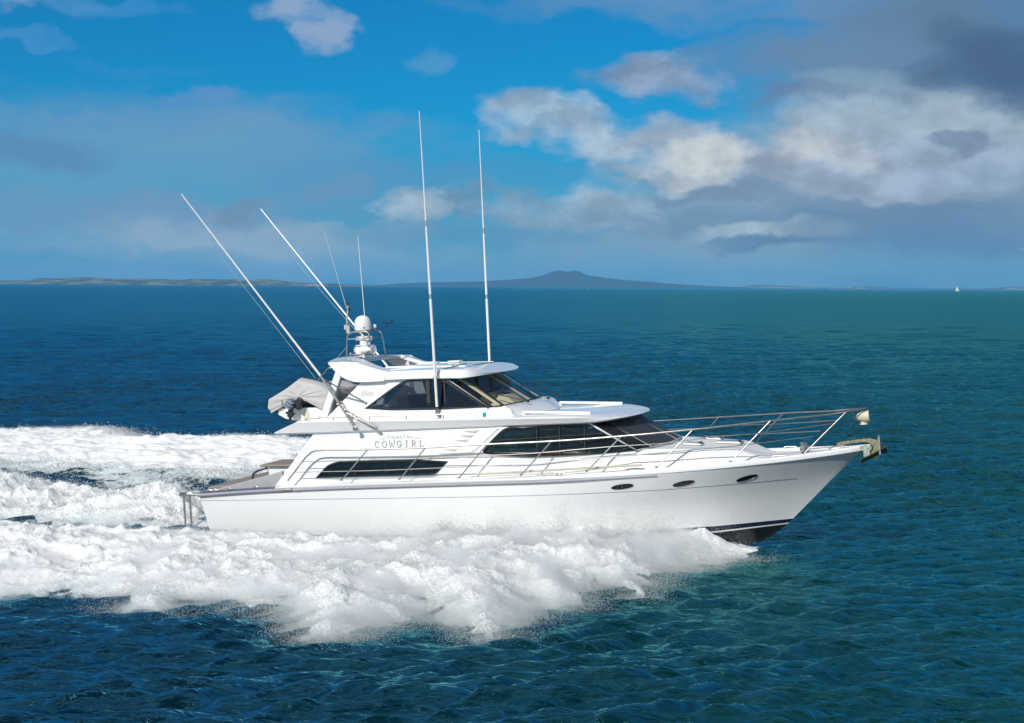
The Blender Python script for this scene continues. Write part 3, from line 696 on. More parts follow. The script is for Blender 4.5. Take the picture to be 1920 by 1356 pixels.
# --- outriggers
for side in (-1, 1):
    if side < 0: b = at(667, 803, -2.36); k = at(601, 705, -2.42); tp = at(340, 364, -3.2)
    else: b = np.array([-3.2, 2.34, 2.60]); tp = at(489, 392, 2.95); k = b+(tp-b)*.205
    o = MB().tube([k, tp], .031, 8, r1=.014).build('outrigger', WHITEP, yacht)
    MB().tube([b, k], .034, 8).build('outrigger_base', STEEL, o)
    MB().lathe([(.03, 0), (.065, .015), (.065, .04), (.03, .06)], b, (0, side, -.1)).build('outrigger_foot', STEEL, o)
    q = lambda t: b+(k-b)*t
    for foot, t0 in (((-2.67, 2.58), .42), ((-2.72, 2.60), .30), ((-3.12, 3.18), .95)):
        yf = 2.33 if foot[1] < 2.9 else 1.87
        f = np.array([foot[0], side*yf, foot[1]]); MB().tube([q(t0), f], .020, 6).ball(f, .042, 10).build('outrigger_brace', STEEL, o)
    jn = MB(); 
    for t0 in (.28, .36, .44): jn.tube([q(t0)+np.array([-.1, 0, .03]), q(t0)+np.array([.09, 0, -.02])], .016, 6)
    jn.ball(q(.47)+np.array([.07, 0, .04]), .035, 10); jn.build('outrigger_joint', STEEL, o)
    s_ = b+(tp-b)*.72
    if side < 0: l0 = at(592, 710, -2.2); l1 = at(596, 713, -2.2); e1 = np.array([-4.22, -.4, 4.62])
    else: l0 = at(667, 620, 2.0); l1 = None
    ln = MB().tube([b+(tp-b)*.83, at(405, 470, -2.75) if side < 0 else at(560, 497, 2.75), l0], .0055, 5)
    if side < 0: ln.tube([l1, e1], .006, 5)
    ln.build('halyard', ROPE, o)
# --- lettering
def text(name, body, size, origin, ex, ez, m, parent, bold=0.0, shear=0.0, space=1.0, wide=1.0):
    cu = bpy.data.curves.new(name, 'FONT'); cu.body = body; cu.size = size; cu.align_x = 'CENTER'; cu.align_y = 'CENTER'; cu.extrude = .002; cu.offset = bold; cu.shear = shear; cu.space_character = space
    t = bpy.data.objects.new('tmp', cu); COL.objects.link(t); dg = bpy.context.evaluated_depsgraph_get(); me = bpy.data.meshes.new_from_object(t.evaluated_get(dg))
    bpy.data.objects.remove(t); ex = np.array(ex, float); ex /= np.linalg.norm(ex); ez = np.array(ez, float); ez -= ex*(ez@ex); ez /= np.linalg.norm(ez); n = np.cross(ex, ez)
    vs = [np.array(origin)+ex*v.co.x*wide+ez*v.co.y+n*v.co.z for v in me.vertices]
    mb = MB().add(vs, [tuple(p.vertices) for p in me.polygons]); bpy.data.meshes.remove(me); return mb.build(name, m, parent, smooth=False)
def serif_word(word, x0, x1, zc, h, side, m, parent):
    """display capitals drawn as strokes with small serifs"""
    arcs = lambda cx, cy, rx, ry, a0, a1: [(cx+rx*math.cos(R(a)), cy+ry*math.sin(R(a))) for a in np.linspace(a0, a1, 15)]
    G = {'C': [arcs(.5, .5, .40, .5, 48, 312), [(.78, .72), (.78, .98)]], 'O': [arcs(.5, .5, .42, .5, 0, 360)], 'W': [[(.0, 1), (.27, 0), (.5, .8), (.73, 0), (1.0, 1)], [(-.08, 1), (.14, 1)], [(.86, 1), (1.08, 1)]],
         'G': [arcs(.5, .5, .40, .5, 48, 360), [(.55, .46), (1.0, .46)], [(.78, .72), (.78, .98)]], 'I': [[(.5, 0), (.5, 1)], [(.28, 1), (.72, 1)], [(.28, 0), (.72, 0)]],
         'R': [[(.2, 0), (.2, 1), (.55, 1), (.75, .88), (.75, .64), (.55, .5), (.2, .5)], [(.5, .5), (.85, 0), (1.0, 0)], [(.02, 0), (.38, 0)], [(.02, 1), (.2, 1)]],
         'L': [[(.3, 1), (.3, 0), (.85, 0), (.85, .22)], [(.12, 1), (.48, 1)], [(.12, 0), (.3, 0)]]}
    mb = MB(); n = len(word); cw = (x1-x0)/n
    for i, ch in enumerate(word):
        for st in G[ch]:
            pts = []
            for (a, b) in st:
                x = x0+cw*(i+.5)+(a-.5)*cw*.66*(1.15 if ch == 'W' else 1); z = zc+(b-.5)*h+.05*(x-x0)*.0
                if side > 0: x = x0+x1-x
                pts.append((x, side*(HB0(x, z)+.034), z))
            mb.tube(pts, .0135, 4)
    return mb.build('name_lettering', m, parent, smooth=False)
for side in (-1, 1):
    serif_word('COWGIRL', -2.86, -1.46, 2.145, .16, side, LETTER, yacht)
    zc = 2.315; tx = -2.13
    text('name_lettering', 'COASTAL', .11, (tx, side*(HB0(tx, zc)+.034), zc), (-side, 0, .005), (0, .05, 1) if side < 0 else (0, -.05, 1), LETTER, yacht, space=1.25, wide=1.25)
    for xx in (-2.60, -1.66): MB().box((xx, side*(HB0(xx, zc)+.033), zc-.03), (.16, .004, .012)).build('name_dash', LETTER, yacht, smooth=False)
    text('emblem_lettering', 'Elite', .20, (-3.10, side*(FB(-3.1, 3.42)+.032), 3.42), (-side, 0, .0), (0, .14, 1) if side < 0 else (0, -.14, 1), LETTER, yacht, shear=.45, bold=-.002)
e_ = np.array([math.cos(-.5), math.sin(-.5), 0])
text('scanner_lettering', 'FURUNO', .085, np.array([-3.86, -.05, 4.80])+np.array([-math.sin(.5), -math.cos(.5), 0])*.059, e_, (0, 0, 1), BLUEL, rad, bold=.003)
text('dome_lettering', 'FURUNO', .045, (-3.83, -.215, 5.085), (.88, -.2-.25, 0), (0, 0, 1), BLUEL, sat)
# --- side rails
top_px = [(539.5, 902), (570, 862), (577.5, 854), (592.5, 845.5), (640, 844), (687, 843), (800, 839.5), (880, 834.6), (1033, 827.5), (1165, 818), (1273, 808), (1341, 801), (1462, 787), (1540, 778), (1584, 773)]
def rl(u, v, off): return atg(u, v, off)
def railz(px, off):
    return [rl(u, v, off) for u, v in px]
top = railz(top_px, .07)
topn = top[:-2]+[np.array([8.25, -(float(Bg(8.25))-.02), top[-2][2]]), np.array([8.70, -.42, 2.565]), np.array([9.0, -.20, 2.60]), np.array([9.17, 0, 2.615])]
topf = topn+[mir(p) for p in topn[::-1][1:]]
rails = MB().tube(smoothpath(topf, 4), .021, 8).build('guard_rail', STEEL, yacht)
midp = railz([(568, 866), (687, 863), (800, 859.7), (880, 855), (995, 850.5), (1141, 838), (1239, 832), (1310, 823)], .07)+railz([(1390, 815.5), (1430, 812)], .07)+[np.array([8.42, -.47, 2.30])]
lowp = railz([(552, 885.5), (687, 883), (800, 878.7), (880, 875), (995, 869), (1120, 859), (1240, 849), (1389, 835)], .07)+[np.array([7.95, -.72, 2.02])]
for pth in (midp, lowp):
    for s_ in (1, -1): MB().tube([p*np.array([1, s_, 1]) for p in smoothpath(pth, 3)], .011, 6).build('life_line', STEEL, rails)
for (bt, tp) in (((640, 901), (689, 843.5)), ((749, 899), (797.5, 840)), ((861, 896), (913, 833.5)), ((977, 891), (1034, 827.5)), ((1100, 884), (1165, 818)), ((1231, 876.5), (1299, 805.5)), ((1370, 866), (1444, 789.5)), ((1506, 852), (1584, 773))):
    a = atg(*bt, .07); b = atg(*tp, .07) if tp[0] < 1500 else np.array([8.69, -.43, 2.56])
    for s_ in (1, -1):
        k_ = np.array([1, s_, 1]); st = MB().tube([a*k_, b*k_], .016, 8); st.lathe([(.035, -.01), (.035, .02), (.02, .03)], a*k_); st.build('stanchion', STEEL, rails)
# toe grab rail lying along the side deck
for s_ in (1, -1):
    a = atg(898, 889, .14)*np.array([1, s_, 1]); b = atg(1204, 872, .14)*np.array([1, s_, 1]); MB().tube([a+(b-a)*t for t in np.linspace(0, 1, 12)], .026, 8).build('grab_rail', BEIGEG, yacht)
# cleats
for (x, y) in ((2.05, -.1), (7.15, -.07)):
    for s_ in (-1, 1):
        yy = s_*(float(Bg(x))+y); z = float(zg(x))+.06
        c = MB().tube([(x-.16, yy, z+.05), (x-.10, yy, z+.065), (x+.10, yy, z+.065), (x+.16, yy, z+.05)], .016, 8)
        for q in (-.05, .05): c.tube([(x+q, yy, z-.02), (x+q, yy, z+.06)], .016, 8)
        c.build('cleat', STEEL, yacht)
# windlass, chain and bow roller
wl = MB().lathe([(.10, 0), (.10, .05), (.06, .07), (.06, .15), (.09, .17), (.09, .20), (.03, .22)], (7.62, -.05, 1.62), n=18); wl.box((7.62, .12, 1.66), (.18, .18, .14)); wl.tube([(7.62, -.2, 1.72), (7.62, .3, 1.72)], .05, 10)
wl.build('windlass', STEEL, yacht)
ch = MB()
for i in range(26):
    t = i/25; c = np.array([7.7+t*.8, -.02, 1.645+.06*t+.0]); a = (i % 2)*math.pi/2
    ch.tube([c+np.array([.026*math.cos(q), .015*math.sin(q)*math.cos(a), .015*math.sin(q)*math.sin(a)]) for q in np.linspace(0, 2*math.pi, 9)], .006, 4, cap=False)
ch.build('anchor_chain', GALV, yacht, smooth=False)
br = MB()
for y in (-.09, .09): br.box((8.92, y, 1.66), (.62, .02, .14), (0, -.07, 0))
br.box((8.80, 0, 1.61), (.7, .18, .02), (0, -.07, 0)); br.tube([(9.16, -.11, 1.68), (9.16, .11, 1.68)], .05, 12); br.box((9.12, -.10, 1.56), (.16, .02, .22)); br.box((9.12, .10, 1.56), (.16, .02, .22))
br.build('bow_roller', GALV, yacht, smooth=False, bevel=.008)
for s_ in (-1, 1): MB().tube([(8.70, s_*.42, 2.56), (9.03, s_*.04, 2.235)], .010, 6).build('lamp_strut', STEEL, yacht)
sl_ = MB().lathe([(.03, 0), (.08, .03), (.125, .14), (.145, .28), (.148, .30), (.13, .29)], (8.90, 0, 2.40), (1, 0, .06), n=24)
sl_.lathe([(.10, 0), (.09, .03), (.05, .06), (.06, .12)], (9.06, 0, 2.225)); sl_.build('searchlight', BEIGE, yacht)
# --- cockpit and stern
MB().box((-6.5, 0, .42), (2.3, 4.6, .06)).build('cockpit_sole', TEAK, yacht, smooth=False)
for s_ in (-1, 1):
    cap = MB(); xs = np.linspace(-7.72, -5.5, 14); cap.grid([[np.array([x, s_*(float(Bg(x))+.02), float(zg(x))+.012]) for x in xs], [np.array([x, s_*(float(Bg(x))-.20), float(zg(x))+.03]) for x in xs], [np.array([x, s_*(float(Bg(x))-.22), float(zg(x))-.4]) for x in xs]], flip=s_ > 0)
    cap.build('gunwale_cap', CAPB, yacht)
MB().box((-7.35, -.35, 1.075), (.75, 3.3, .07), (0, -.05, 0)).build('transom_cover', TAUPE, yacht, smooth=False, bevel=.03)
MB().box((-7.45, -.2, .75), (.5, 3.6, .55)).build('transom_locker', GEL, yacht, smooth=False, bevel=.03)
cm = MB(); cm.add([(-7.35, -2.13, .95), (-5.45, -2.13, .95), (-5.45, -2.13, 1.50), (-5.75, -2.13, 1.42), (-7.35, -2.13, 1.055), (-7.35, -2.03, .95), (-5.45, -2.03, .95), (-5.45, -2.03, 1.50), (-5.75, -2.03, 1.42), (-7.35, -2.03, 1.055)],
    [(0, 1, 2, 3, 4), (9, 8, 7, 6, 5), (0, 5, 6, 1), (1, 6, 7, 2), (2, 7, 8, 3), (3, 8, 9, 4), (4, 9, 5, 0)]); cm.build('coaming', GREYP, yacht, smooth=False, bevel=.02)
MB().box((-5.62, -1.2, 1.40), (.8, 1.2, .36)).build('bar_unit', GEL, yacht, smooth=False, bevel=.02); MB().box((-5.72, -1.25, 1.61), (1.0, 1.3, .06)).build('bar_top', TAUPE, yacht, smooth=False, bevel=.02)
MB().tube(smoothpath([(-6.62, -1.6, 1.22), (-6.58, -1.6, 1.36), (-6.45, -1.6, 1.45), (-6.15, -1.6, 1.53)], 4), .035, 8).build('grab_handle', STEEL, yacht)
MB().box((-4.1, 0, 1.5), (.08, 4.0, 1.9)).build('aft_bulkhead', GEL, yacht, smooth=False)
MB().box((-4.15, .5, 1.4), (.03, 1.4, 1.6)).build('saloon_door', DGL, yacht, smooth=False)
for (x, y) in ((-7.55, -2.28), (-7.38, -2.28), (-6.9, -2.36), (-6.1, -2.40)):
    z = float(zg(x)); MB().tube([(x-.06, y, z+.06), (x-.03, y, z+.075), (x+.03, y, z+.075), (x+.06, y, z+.06)], .012, 6).tube([(x, y, z), (x, y, z+.07)], .014, 6).build('fairlead', STEEL, yacht)
sp = MB(); ol = [(-7.5, -2.3), (-8.30, -2.28), (-8.62, -2.1), (-8.85, -1.5), (-8.95, -.7), (-8.97, 0)]; ol = ol+[(x, -y) for x, y in ol[::-1][1:]]
sp.grid([[(x, y, -.02) for x, y in ol], [(x, y, -.09) for x, y in ol]]); n0 = len(ol)
sp.add([(x, y, -.02) for x, y in ol], [tuple(range(n0))]); sp.build('swim_platform', TEAK, yacht, smooth=False, bevel=.01)
for s_ in (-1, 1):
    k_ = np.array([1, s_, 1])
    ra = MB().tube([np.array(p)*k_ for p in smoothpath([(-7.78, -2.2, .90), (-8.40, -2.2, .895), (-8.50, -2.05, .90), (-8.38, -1.9, .90), (-7.9, -1.9, .90)], 3)], .032, 8)
    for x in (-8.34, -8.16): ra.tube([np.array((x, -2.2, .89))*k_, np.array((x+.01, -2.2, -.02))*k_], .025, 8)
    ra.build('stern_rail', STEEL, yacht)
MB().lathe([(.05, -.10), (.12, -.09), (.135, 0), (.12, .09), (.05, .10)], at(623, 756, -1.3), (0, 1, 0), n=20).build('winch', mat('gloss_black', (.008, .008, .009), .1, coat=.6), yacht)
MB().box((-4.35, 0, 2.86), (.5, 3.0, .14)).build('aft_locker', GEL, yacht, smooth=False, bevel=.02)
for (x, y) in ((-4.95, -1.35), (-4.62, -1.2), (-4.95, 1.0)): MB().box((x, y, 2.86), (.16, .5, .28)).build('cradle', BEIGE, yacht, smooth=False, bevel=.015)

# ------------------------------------------------------------------ dinghy carried across the upper deck, under a canvas cover
def pose_at(p):
    return POSE @ Matrix.Translation(Vector(p))
din = empty('dinghy', pose_at((-5.1, 0, 2.98))); tag(din, 'small dinghy under a grey canvas cover on the upper aft deck', 'dinghy')
def dl(p): return np.array(p, float)-np.array((-5.1, 0, 2.98))
# cover: tent over the hull, ridge running across the yacht
secs = []
for y, hw, hc, px in ((-1.66, .86, .66, -.06), (-1.60, .92, .76, -.06), (-1.3, .94, .82, -.05), (-.9, .92, .72, .02), (-.3, .82, .62, .06), (.4, .78, .66, .06), (1.0, .66, .62, .05), (1.45, .42, .52, .02), (1.7, .12, .42, .0)):
    sec = []
    for i, a in enumerate(np.linspace(0, 1, 41)):
        # straight canvas panels: bottom, side, ridge, side, bottom
        key = [(0, -hw*.96, -.02), (.10, -hw, .10), (.22, -hw, .34), (.36, -hw*.52, .34+(hc-.34)*.52), (.50, px, hc+.05), (.62, hw*.42, hc*.95), (.76, hw*.90, hc*.80), (.88, hw, .32), (1, hw*.95, -.02)]
        x = np.interp(a, [k[0] for k in key], [k[1] for k in key]); z = np.interp(a, [k[0] for k in key], [k[2] for k in key])
        fold = .018*math.sin(a*23+y*7)+.014*math.sin(a*41-y*11+1)
        sec.append(np.array([x+fold*.7, y, z+fold*.6]))
    secs.append(sec)
cols = list(zip(*secs)); cols = [smoothpath(c, 5) for c in cols]
cv = MB(); cv.grid([list(c) for c in cols])
s0 = secs[0]; c0 = sum(s0)/len(s0); ring = [list(s0)]
for t in (.75, .5, .25): ring.append([c0+(p-c0)*t+np.array([0, -.05*(1-t)+.015*math.sin(i*1.3), 0]) for i, p in enumerate(s0)])
cv.grid(ring); cv.add(ring[-1]+[c0+np.array([0, -.05, 0])], [(i, (i+1) % 41, 41) for i in range(41)])
cv.build('cover', GREYC, din, angle=50)
for k_ in (2, 4, 6):
    c2 = sum(secs[k_])/41; MB().tube([c2+(p-c2)*1.012 for p in secs[k_][2:-2]], .013, 5).build('strap', mat('dark_webbing', (.10, .10, .10), .8), din)
hl = MB(); hs_ = []
for y, hw in ((-1.58, .66), (-1.5, .70), (-.5, .70), (.6, .62), (1.3, .38), (1.62, .06)):
    hs_.append([np.array([x*hw, y, z]) for x, z in ((-1, .10), (-1.0, -.06), (-.7, -.17), (0, -.26), (.7, -.17), (1.0, -.06), (1, .10))])
hl.grid(hs_); hl.add(hs_[0], [tuple(range(7))]); hl.build('hull', WHITEP, din, angle=40)
om = dl(at(545, 757, -1.85)); q0 = empty('outboard_motor', None, din); q0.location = om
MB().box((0, 0, 0), (.20, .34, .26), (0, .55, 0), taper=.75).build('cowling', MOTORG, q0, bevel=.05)
for k in range(3): MB().box((.03-.045*k, -.0, -.02-.075*k+.09), (.225, .355, .014), (0, .55, 0)).build('cowling_band', mat('silver_band', (.35, .38, .42), .4), q0, smooth=False)
lw = MB().box((-.02, 0, -.22), (.10, .12, .20), (0, .3, 0)); lw.box((-.03, .0, -.36), (.05, .10, .26), (0, -.05, 0)); lw.box((-.02, 0, -.25), (.22, .14, .05), (0, .2, 0)); lw.ball((-.02, 0, -.32), (.10, .05, .045)); lw.build('lower_unit', DARK, q0, bevel=.015)
MB().box((.19, .08, .0), (.26, .16, .30), (0, .5, 0), taper=.6).build('motor_hood', DARK, q0, bevel=.04)
tl = MB().tube([(-.12, 0, .08), (-.24, 0, .10), (-.25, 0, -.02)], .022, 6); tl.ball((-.26, 0, -.07), (.04, .05, .05)); tl.build('tiller', GALV, q0)
# ------------------------------------------------------------------ anchor on the bow roller
anc = empty('anchor', pose_at((9.3, 0, 1.66))); tag(anc, 'stained galvanised anchor with a roll bar hanging on the bow roller', 'anchor')
def al(u, v, y=0.0): return at(u, v, y)-np.array((9.3, 0, 1.66))
shank = smoothpath([al(1568, 833), al(1600, 828), al(1622, 825.5), al(1638, 829), al(1646, 839), al(1643, 850), al(1635, 857)], 5)
sm = MB(); rws = []
for i, p in enumerate(shank):
    t = shank[min(i+1, len(shank)-1)]-shank[max(i-1, 0)]; t /= np.linalg.norm(t); n = np.array([-t[2], 0, t[0]]); w = .035+.07*sstep(8, 22, i)
    rws.append([p+n*w+np.array([0, .022, 0]), p+n*w-np.array([0, .022, 0]), p-n*w-np.array([0, .022, 0]), p-n*w+np.array([0, .022, 0])])
sm.grid(rws, close_v=True); sm.add(rws[0], [(0, 1, 2, 3)]); sm.add(rws[-1], [(3, 2, 1, 0)]); sm.build('shank', GOLD, anc, angle=40)
fa, fb_ = al(1612, 864), al(1664, 842); fl = MB(); fr_ = []
for t in np.linspace(0, 1, 10):
    c = fa+(fb_-fa)*t; w = .27*math.sin(min(1, t*1.25+.05)*math.pi/2)*(1 if t < .85 else .85); dep = .07*t
    fr_.append([c+np.array([-.02, -w, dep+.02]), c+np.array([0, 0, -.04]), c+np.array([-.02, w, dep+.02]), c+np.array([-.02, w, dep+.0]), c+np.array([0, 0, -.065]), c+np.array([-.02, -w, dep])])
fl.grid(fr_, close_v=True); fl.build('fluke', mat('dark_galvanised', (.10, .09, .07), .5, metal=.5, var=.3, vscale=10), anc, smooth=False)
hc = al(1651, 838); MB().tube([hc+np.array([-.03*math.sin(a), .24*math.cos(a), .42*math.sin(a)-.16]) for a in np.linspace(0, math.pi, 20)], .028, 8).build('roll_bar', GALV, anc)

# ------------------------------------------------------------------ helmsman behind the tinted glass
per = empty('person', pose_at((-1.1, -.62, 2.80))); tag(per, 'person in dark clothing seated at the helm behind the upper windscreen', 'person')
def skin_body(name, joints, bones, m, parent):
    me = bpy.data.meshes.new(name); me.from_pydata([j[:3] for j in joints], bones, []); o = bpy.data.objects.new(name, me); COL.objects.link(o)
    sk = o.modifiers.new('skin', 'SKIN'); 
    for i, j in enumerate(joints): me.skin_vertices[0].data[i].radius = (j[3], j[3] if len(j) < 5 else j[4])
    me.skin_vertices[0].data[0].use_root = True
    s2 = o.modifiers.new('sub', 'SUBSURF'); s2.levels = 2; s2.render_levels = 2
    dg = bpy.context.evaluated_depsgraph_get(); me2 = bpy.data.meshes.new_from_object(o.evaluated_get(dg)); bpy.data.objects.remove(o)
    me2.name = name; me2.materials.clear(); me2.materials.append(m); me2.polygons.foreach_set('use_smooth', [True]*len(me2.polygons))
    o = bpy.data.objects.new(name, me2); COL.objects.link(o); o.parent = parent; return o
J = [(0, 0, .08, .15), (.0, 0, .28, .15), (.02, 0, .42, .17), (.04, 0, .53, .06), (.06, 0, .60, .075), (.08, 0, .68, .085), (.07, 0, .76, .06),
     (.03, -.20, .45, .06), (.20, -.25, .24, .045), (.46, -.06, .26, .035), (.03, .20, .45, .06), (.20, .27, .24, .045), (.46, .12, .26, .035),
     (.28, -.12, .08, .085), (.46, -.12, .05, .07), (.48, -.12, -.30, .05), (.28, .12, .08, .085), (.46, .12, .05, .07), (.48, .12, -.30, .05)]
body = skin_body('body', J, [(0, 1), (1, 2), (2, 3), (3, 4), (4, 5), (5, 6), (2, 7), (7, 8), (8, 9), (2, 10), (10, 11), (11, 12), (0, 13), (13, 14), (14, 15), (0, 16), (16, 17), (17, 18)], SKIN, per)
body.data.materials.append(SHIRT)
for p in body.data.polygons: p.material_index = 1 if p.center.z < .535 and not (p.center.x > .40 and p.center.z > .15) else 0
for s_ in (-1, 1):
    MB().ball((.147, s_*.030, .69), (.012, .013, .010), 8).build('eye', DARK, per)
    MB().ball((.075, s_*.083, .685), (.022, .012, .032), 8).build('ear', SKIN, per)
    hd = MB()
    for f_ in range(5): hd.tube([(.47, .03+s_*.09+.018*(f_-2), .275), (.53, .03+s_*.09+.018*(f_-2), .29), (.55, .03+s_*.09+.018*(f_-2), .26), (.53, .03+s_*.09+.018*(f_-2), .24)], .009, 5)
    hd.build('fingers', SKIN, per)
MB().ball((.165, 0, .665), (.018, .014, .022), 8).build('nose', SKIN, per)
MB().ball((.148, 0, .635), (.010, .025, .006), 8).build('mouth', mat('lips', (.3, .12, .1), .6), per)
MB().ball((.065, 0, .725), (.092, .090, .075), 14).build('hair', mat('dark_hair', (.03, .022, .018), .7), per)
# ------------------------------------------------------------------ the sea
def hash2(ix, iy, seed):
    h = (ix.astype(np.int64)*374761393+iy.astype(np.int64)*668265263+seed*974711) & 0x7fffffff
    h = ((h ^ (h >> 13))*1274126177) & 0x7fffffff
    return ((h ^ (h >> 16)) & 0xffff)/65535.0*2*math.pi
def gnoise(x, y, seed=0):
    ix = np.floor(x); iy = np.floor(y); fx_ = x-ix; fy_ = y-iy; u = fx_**3*(fx_*(fx_*6-15)+10); v = fy_**3*(fy_*(fy_*6-15)+10)
    def g(dx_, dy_):
        a = hash2(ix+dx_, iy+dy_, seed); return np.cos(a)*(fx_-dx_)+np.sin(a)*(fy_-dy_)
    return ((g(0, 0)*(1-u)+g(1, 0)*u)*(1-v)+(g(0, 1)*(1-u)+g(1, 1)*u)*v)*1.5
def fbm(x, y, octs, seed=0, gain=.5, billow=False):
    s = 0; a = 1; t = 0
    for o in range(octs):
        n = gnoise(x*2**o+17.3*o, y*2**o-9.1*o, seed+o); s = s+a*((1-2*np.abs(n)) if billow else n); t += a; a *= gain
    return s/t
wr = np.random.default_rng(3); WAVES = []
for lam, n, amp in ((11, 4, .022), (6.5, 7, .017), (4.0, 10, .013), (2.6, 14, .0115), (1.7, 22, .0108), (1.1, 26, .0105), (.72, 28, .0108), (.48, 28, .0074), (.33, 24, .0046)):
    for _ in range(n):
        th = R(90+12)+wr.normal(0, .30); l = lam*wr.uniform(.8, 1.25); k = 2*math.pi/l
        WAVES.append((k*math.cos(th), k*math.sin(th), amp*wr.uniform(.6, 1.3), wr.uniform(0, 6.28), l))
def sea_h(x, y, cell):
    h = np.zeros_like(x); ox = np.zeros_like(x); oy = np.zeros_like(x)
    gust = .75+.5*gnoise(x/19, y/27, 90)
    for kx, ky, a, ph, l in WAVES:
        m = np.clip((l/cell-2.2)/2.5, 0, 1)
        if m.max() <= 0: continue
        w = a*m*(gust if l < 3 else 1); k = math.hypot(kx, ky); p = kx*x+ky*y+ph; c = np.sin(p)
        h += w*np.cos(p); ox -= w*.25*kx/k*c; oy -= w*.25*ky/k*c
    return h, ox, oy
def mesh_grid(name, X, Y, Z, m, keep=None, attrs=None):
    nr, nc = X.shape; idx = np.arange(nr*nc).reshape(nr, nc)
    q = np.stack([idx[:-1, :-1], idx[1:, :-1], idx[1:, 1:], idx[:-1, 1:]], -1).reshape(-1, 4)
    co = np.stack([X, Y, Z], -1).reshape(-1, 3)
    if keep is not None:
        kv = keep.reshape(-1); q = q[kv[q].any(1)]; used = np.zeros(len(co), bool); used[q.reshape(-1)] = True
        rm = np.cumsum(used)-1; co = co[used]; q = rm[q]
    else: used = slice(None)
    me = bpy.data.meshes.new(name); me.vertices.add(len(co)); me.vertices.foreach_set('co', co.astype(np.float32).reshape(-1))
    me.loops.add(len(q)*4); me.loops.foreach_set('vertex_index', q.astype(np.int32).reshape(-1))
    me.polygons.add(len(q)); me.polygons.foreach_set('loop_start', np.arange(len(q), dtype=np.int32)*4); me.polygons.foreach_set('use_smooth', np.ones(len(q), bool))
    for k, v in (attrs or {}).items():
        at_ = me.attributes.new(k, 'FLOAT', 'POINT'); at_.data.foreach_set('value', v.reshape(-1)[used].astype(np.float32))
    me.update(calc_edges=True); me.validate(); me.materials.append(m)
    o = bpy.data.objects.new(name, me); COL.objects.link(o); return o
# wake outlines on the water
def poly_d(poly, x, y):
    """signed distance to a closed outline, positive inside"""
    d = np.full(x.shape, 1e9); ins = np.zeros(x.shape, bool); k = len(poly)
    for i in range(k):
        ax, ay = poly[i]; bx, by = poly[(i+1) % k]; ex, ey = bx-ax, by-ay
        t = np.clip(((x-ax)*ex+(y-ay)*ey)/(ex*ex+ey*ey+1e-12), 0, 1); d = np.minimum(d, np.hypot(x-ax-t*ex, y-ay-t*ey))
        c = ((ay > y) != (by > y)) & (x < (bx-ax)*(y-ay)/(by-ay+1e-12)+ax); ins ^= c
    return np.where(ins, d, -d)
hx, hy = fx[:2]/np.linalg.norm(fx[:2]), fy[:2]/np.linalg.norm(fy[:2])
def toboat(x, y): return (x-B0[0])*hx[0]+(y-B0[1])*hx[1], (x-B0[0])*hy[0]+(y-B0[1])*hy[1]
S = lambda *p: [tuple(sea(*q)) for q in p]
def fromboat(a, b): return (B0[0]+hx[0]*a+hy[0]*b, B0[1]+hx[1]*a+hy[1]*b)
NEAR = S((1446, 1020), (1420, 1033), (1380, 1046), (1303, 1062), (1233, 1090), (1200, 1114), (1162, 1113), (1125, 1104), (1097, 1110), (1087, 1132), (1040, 1136), (1000, 1130), (975, 1160), (951, 1183), (915, 1188), (876, 1184), (844, 1160), (801, 1136), (770, 1160), (740, 1168), (690, 1180), (640, 1196), (600, 1200), (583, 1192), (547, 1172), (500, 1150), (452, 1137), (400, 1131), (346, 1130), (300, 1146), (244, 1145), (204, 1114), (106, 1108), (0, 1119))
NEAR += [(-15, 30.6), (-22, 32.2), (-34, 35.5), (-34, 43.5), fromboat(-16, -4.6), fromboat(-10.5, -3.9), fromboat(-7, -3.4), fromboat(-3.5, -3.1), fromboat(-1.5, -2.4), fromboat(.5, 0), fromboat(6.3, 0)]
STERN = [fromboat(-7.2, -2.0), fromboat(-9.2, -2.5), fromboat(-16, -3.3), fromboat(-36, -5.4), fromboat(-36, 3.8), fromboat(-18, 2.2), fromboat(-12, 1.5), fromboat(-8.6, 1.5), fromboat(-7.2, 1.6)]
FAR = S((640, 846), (560, 838), (500, 832), (455, 826), (380, 832), (330, 834), (277, 833), (240, 822), (219, 814), (120, 817), (0, 820))
FAR += [(-32, 64.5), (-48, 70), (-48, 52)]+S((0, 880), (60, 886), (109, 891), (180, 900), (255, 910), (300, 908), (347, 908), (410, 900), (474, 898), (540, 895), (640, 890))
def wake_relief(x, y):
    """humps of water under the foam and the slick trough behind the transom"""
    a, b = toboat(x, y)
    dn = poly_d(NEAR, x, y); lat = -b-2.3
    h = .36*sstep(-.6, 2.0, dn)*(.10+.90*sstep(.2, 3.0, lat))*sstep(6.7, 5.4, a)*(1-.45*sstep(-8, -24, a))
    h += .40*sstep(.1, 1.0, dn)*sstep(6.5, 5.1, a)*sstep(-2.5, 2.5, a)*(1-.5*sstep(1.0, 4, lat))
    ds = poly_d(STERN, x, y)
    hs = (.68-.40*np.exp(-((a+12.4)/2.3)**2))*sstep(-.5, 2.0, ds)*sstep(-8.7, -9.9, a)
    df = poly_d(FAR, x, y)
    hf = .34*sstep(-.8, 1.6, df)*(.25+.75*sstep(7, 14, b-.0))
    return h, hs, hf, dn, ds, df
def polar(r0, r1, kr, t0, t1, nt):
    n = max(2, int(math.log(r1/r0)/kr)); r = r0*np.exp(np.linspace(0, math.log(r1/r0), n)); th = np.linspace(t0, t1, nt)
    RR, TT = np.meshgrid(r, th, indexing='ij'); return RR*np.sin(TT), RR*np.cos(TT), RR
